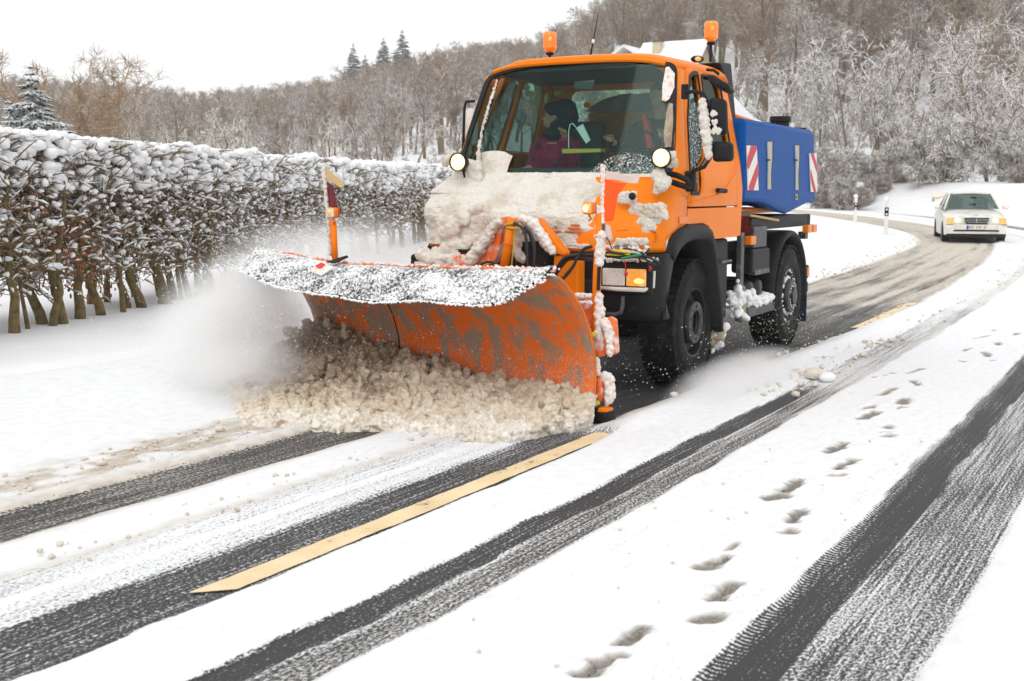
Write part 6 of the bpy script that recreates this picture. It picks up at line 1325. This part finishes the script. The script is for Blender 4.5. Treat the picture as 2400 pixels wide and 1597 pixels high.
# greenhouse
WB=[(-1.45,.76,.93),(-3.95,.72,.96)]; TPc=[(-2.12,.56,1.385),(-3.25,.55,1.39)]
g=MB(); xr=np.linspace(-2.08,-3.30,8); g.grid(np.array([[(x,.585*q,1.405+.03*(1-q*q)-.035*abs(2*(x+2.69)/1.22)**3-.03*abs(q)**6) for q in np.linspace(-1,1,11)] for x in xr])); g.build('roof',M['carwhite'],car,smooth=True,solid=.03)
b=MB(); A=[(-1.45,-.74,.94),(-1.45,.74,.94),(-2.10,.56,1.385),(-2.10,-.56,1.385)]; b.add(A,[(0,1,2,3)]); b.build('windscreen',M['carglass'],car,solid=.008)
b=MB(); b.add([(-3.98,-.70,.97),(-3.98,.70,.97),(-3.30,.55,1.385),(-3.30,-.55,1.385)],[(0,1,2,3)]); b.build('rear_window',M['carglass'],car,solid=.008)
for s in (1,-1):
    b=MB(); b.add([(-1.55,s*.78,.945),(-3.75,s*.76,.955),(-3.28,s*.57,1.375),(-2.14,s*.58,1.375)],[(0,1,2,3)]); b.build('side_window',M['carglass'],car,solid=.008)
    for P in ([(-1.42,s*.77,.93),(-2.10,s*.575,1.395)],[(-2.62,s*.775,.95),(-2.66,s*.585,1.39)],[(-4.0,s*.73,.96),(-3.30,s*.565,1.395)]): t=MB(); t.tube(P,.028,6); t.build('pillar',M['carwhite'],car)
    b=MB(); blobs(b,[(-1.62,s*.95,.99)],[(.06,.105,.065)],2,0); b.build('mirror',M['carwhite'],car,smooth=True)
    b=MB(); pr=[(.0,.36),(.0,.73),(-.01,.0)]
    b.add([(-.02,s*.36,.545),(-.045,s*.60,.545),(-.065,s*.60,.715),(-.04,s*.40,.72)],[(0,1,2,3)]); hl=b.build('headlight',M['lens'],car,solid=.03)
    b=MB(); blobs(b,[(-.035,s*.50,.635)],[(.02,.075,.062)],2,0); b.build('lamp_glow',M['lamp_core'],hl,smooth=True)
    b=MB(); b.add([(-.035,s*.60,.55),(-.075,s*.80,.56),(-.10,s*.79,.70),(-.06,s*.60,.71)],[(0,1,2,3)]); b.build('indicator',M['amber_on'],hl,solid=.03)
    b=MB(); b.add([(-.02,s*.24,.50),(-.06,s*.80,.505),(-.06,s*.80,.525),(-.02,s*.24,.52)],[(0,1,2,3)]); b.build('rub_strip',M['black'],car,solid=.02)
    for x in (-.85,-3.55):
        t=MB(); t.lathe([(.0,s*.09),(.18,s*.085),(.20,s*.095),(.30,s*.095),(.315,s*.07),(.318,0),(.315,-s*.09),(.29,-s*.1),(0,-s*.1)],(x,s*.76,.318),'y',24); w=t.build('wheel',M['rubber'],car,angle=40); t=MB(); t.lathe([(0,s*.10),(.185,s*.10)],(x,s*.76,.318),'y',20); t.build('rim',M['grey'],w)
b=MB(); b.box((-2.4,0,.20),(4.2,1.50,.12)); b.build('underbody',M['dark'],car)
b=MB(); b.add([(.0,-.29,.535),(.0,.29,.535),(-.035,.33,.715),(-.035,-.33,.715)],[(0,1,2,3)]); gr=b.build('grille',M['black'],car,solid=.02)
for z in (.58,.625,.67): b=MB(); b.box((.015-.03*(z-.55)/.15,0,z),(.012,.60,.009)); b.build('grille_bar',M['chrome'],gr)
b=MB(); b.box((-.005,0,.63),(.014,.014,.15)); b.build('grille_bar',M['chrome'],gr)
for P in ([(-.005,-.32,.552),(-.005,.32,.552)],[(-.035,-.34,.712),(-.035,.34,.712)],[(0,-.32,.552),(-.035,-.34,.712)],[(0,.32,.552),(-.035,.34,.712)]): t=MB(); t.tube(P,.010,6); t.build('grille_frame',M['chrome'],gr)
t=MB(); t.lathe([(.036,-.003),(.040,0),(.036,.003)],(-.10,0,.79),'x',16); em=t.build('hood_emblem',M['chrome'],car)
for k in range(3): a=math.pi/2+k*2*math.pi/3; t=MB(); t.tube([(-.10,0,.79),(-.10,.037*math.cos(a),.79+.037*math.sin(a))],.003,4); t.build('emblem_spoke',M['chrome'],em)
b=MB(); b.box((.03,0,.44),(.02,.52,.11)); pl=b.build('number_plate',M['white_plate'],car); b=MB(); b.box((.042,-.235,.44),(.006,.045,.10)); b.build('blue_band',M['blue'],pl)
tx=bpy.data.curves.new('plate_text','FONT'); tx.body='WO  OW  37'; tx.size=.105; tx.extrude=.002; tx.align_x='CENTER'; tx.align_y='CENTER'; tmp=bpy.data.objects.new('tmp',tx); C.objects.link(tmp); bpy.context.view_layer.update(); me_=bpy.data.meshes.new_from_object(tmp.evaluated_get(bpy.context.evaluated_depsgraph_get())); bpy.data.objects.remove(tmp); bpy.data.curves.remove(tx); me_.materials.clear(); me_.materials.append(M['black']); to_=bpy.data.objects.new('plate_lettering',me_); C.objects.link(to_); to_.parent=pl; to_.location=(.043,.025,.44); to_.rotation_euler=(math.pi/2,0,math.pi/2); to_.scale=(.78,1,1)
b=MB(); b.add([(.012,-.62,.33),(.012,.62,.33),(.012,.58,.37),(.012,-.58,.37)],[(0,1,2,3)]); b.build('air_slot',M['black'],car,solid=.02)
b=MB(); b.add([(-.02,-.78,.16),(-.02,.78,.16),(.005,.80,.25),(.005,-.80,.25)],[(0,1,2,3)]); b.build('front_lip',M['dark'],car,solid=.03)
b=MB(); b.tube([(-1.72,-.03,1.27),(-1.72,.14,1.27)],.03,8); b.build('rear_view_mirror',M['black'],car)
for y in (.36,-.36): b=MB(); b.box((-2.6,y,1.0),(.12,.42,.5)); b.box((-2.6,y,1.24),(.08,.22,.14)); b.build('seat_back',M['interior'],car,bevel=.03)
e=empty('person',cp_,cyaw,'dimly seen driver behind the windscreen of the white car','person')
hd3=np.array([-2.3,.36,1.17]); b=MB()
for k in [EL(tuple(hd3),(.088,.078,.11)),EL(tuple(hd3+(.05,0,-.05)),(.05,.05,.05)),TU([hd3+(.08,0,.01),hd3+(.105,0,-.02)],[.008,.012]),TU([hd3+(0,0,-.08),hd3+(-.03,0,-.2)],[.055,.06]),TU([hd3+(-.03,0,-.25),hd3+(-.1,0,-.62)],[.13,.15]),TU([hd3+(-.03,.19,-.25),hd3+(.15,.24,-.42),hd3+(.42,.1,-.30)],[.05,.045,.035]),TU([hd3+(-.03,-.19,-.25),hd3+(.15,-.24,-.42),hd3+(.42,-.1,-.30)],[.05,.045,.035])]+hand(hd3+(.43,.1,-.29),(.3,0,1),.6)+hand(hd3+(.43,-.1,-.29),(.3,0,1),.6,-1): k(b)
o=b.build('body',M['skin'],e); r=o.modifiers.new('r','REMESH'); r.mode='VOXEL'; r.voxel_size=.012; r.use_smooth_shade=True
b=MB(); b.tube([hd3+(-.03,0,-.16),hd3+(-.03,0,-.28),hd3+(-.1,0,-.62)],[.08,.19,.19],12); 
for s in (1,-1): b.tube([hd3+(-.03,s*.12,-.23),hd3+(.15,s*.26,-.42),hd3+(.36,s*.12,-.32)],[.09,.07,.05],10)
o=b.build('jacket',M['cloth_dark'],e); r=o.modifiers.new('r','REMESH'); r.mode='VOXEL'; r.voxel_size=.016; r.use_smooth_shade=True
b=MB(); blobs(b,[tuple(hd3+(-.015,0,.035))],[(.094,.086,.09)],3,0); b.build('hair',M['hair'],e,smooth=True)
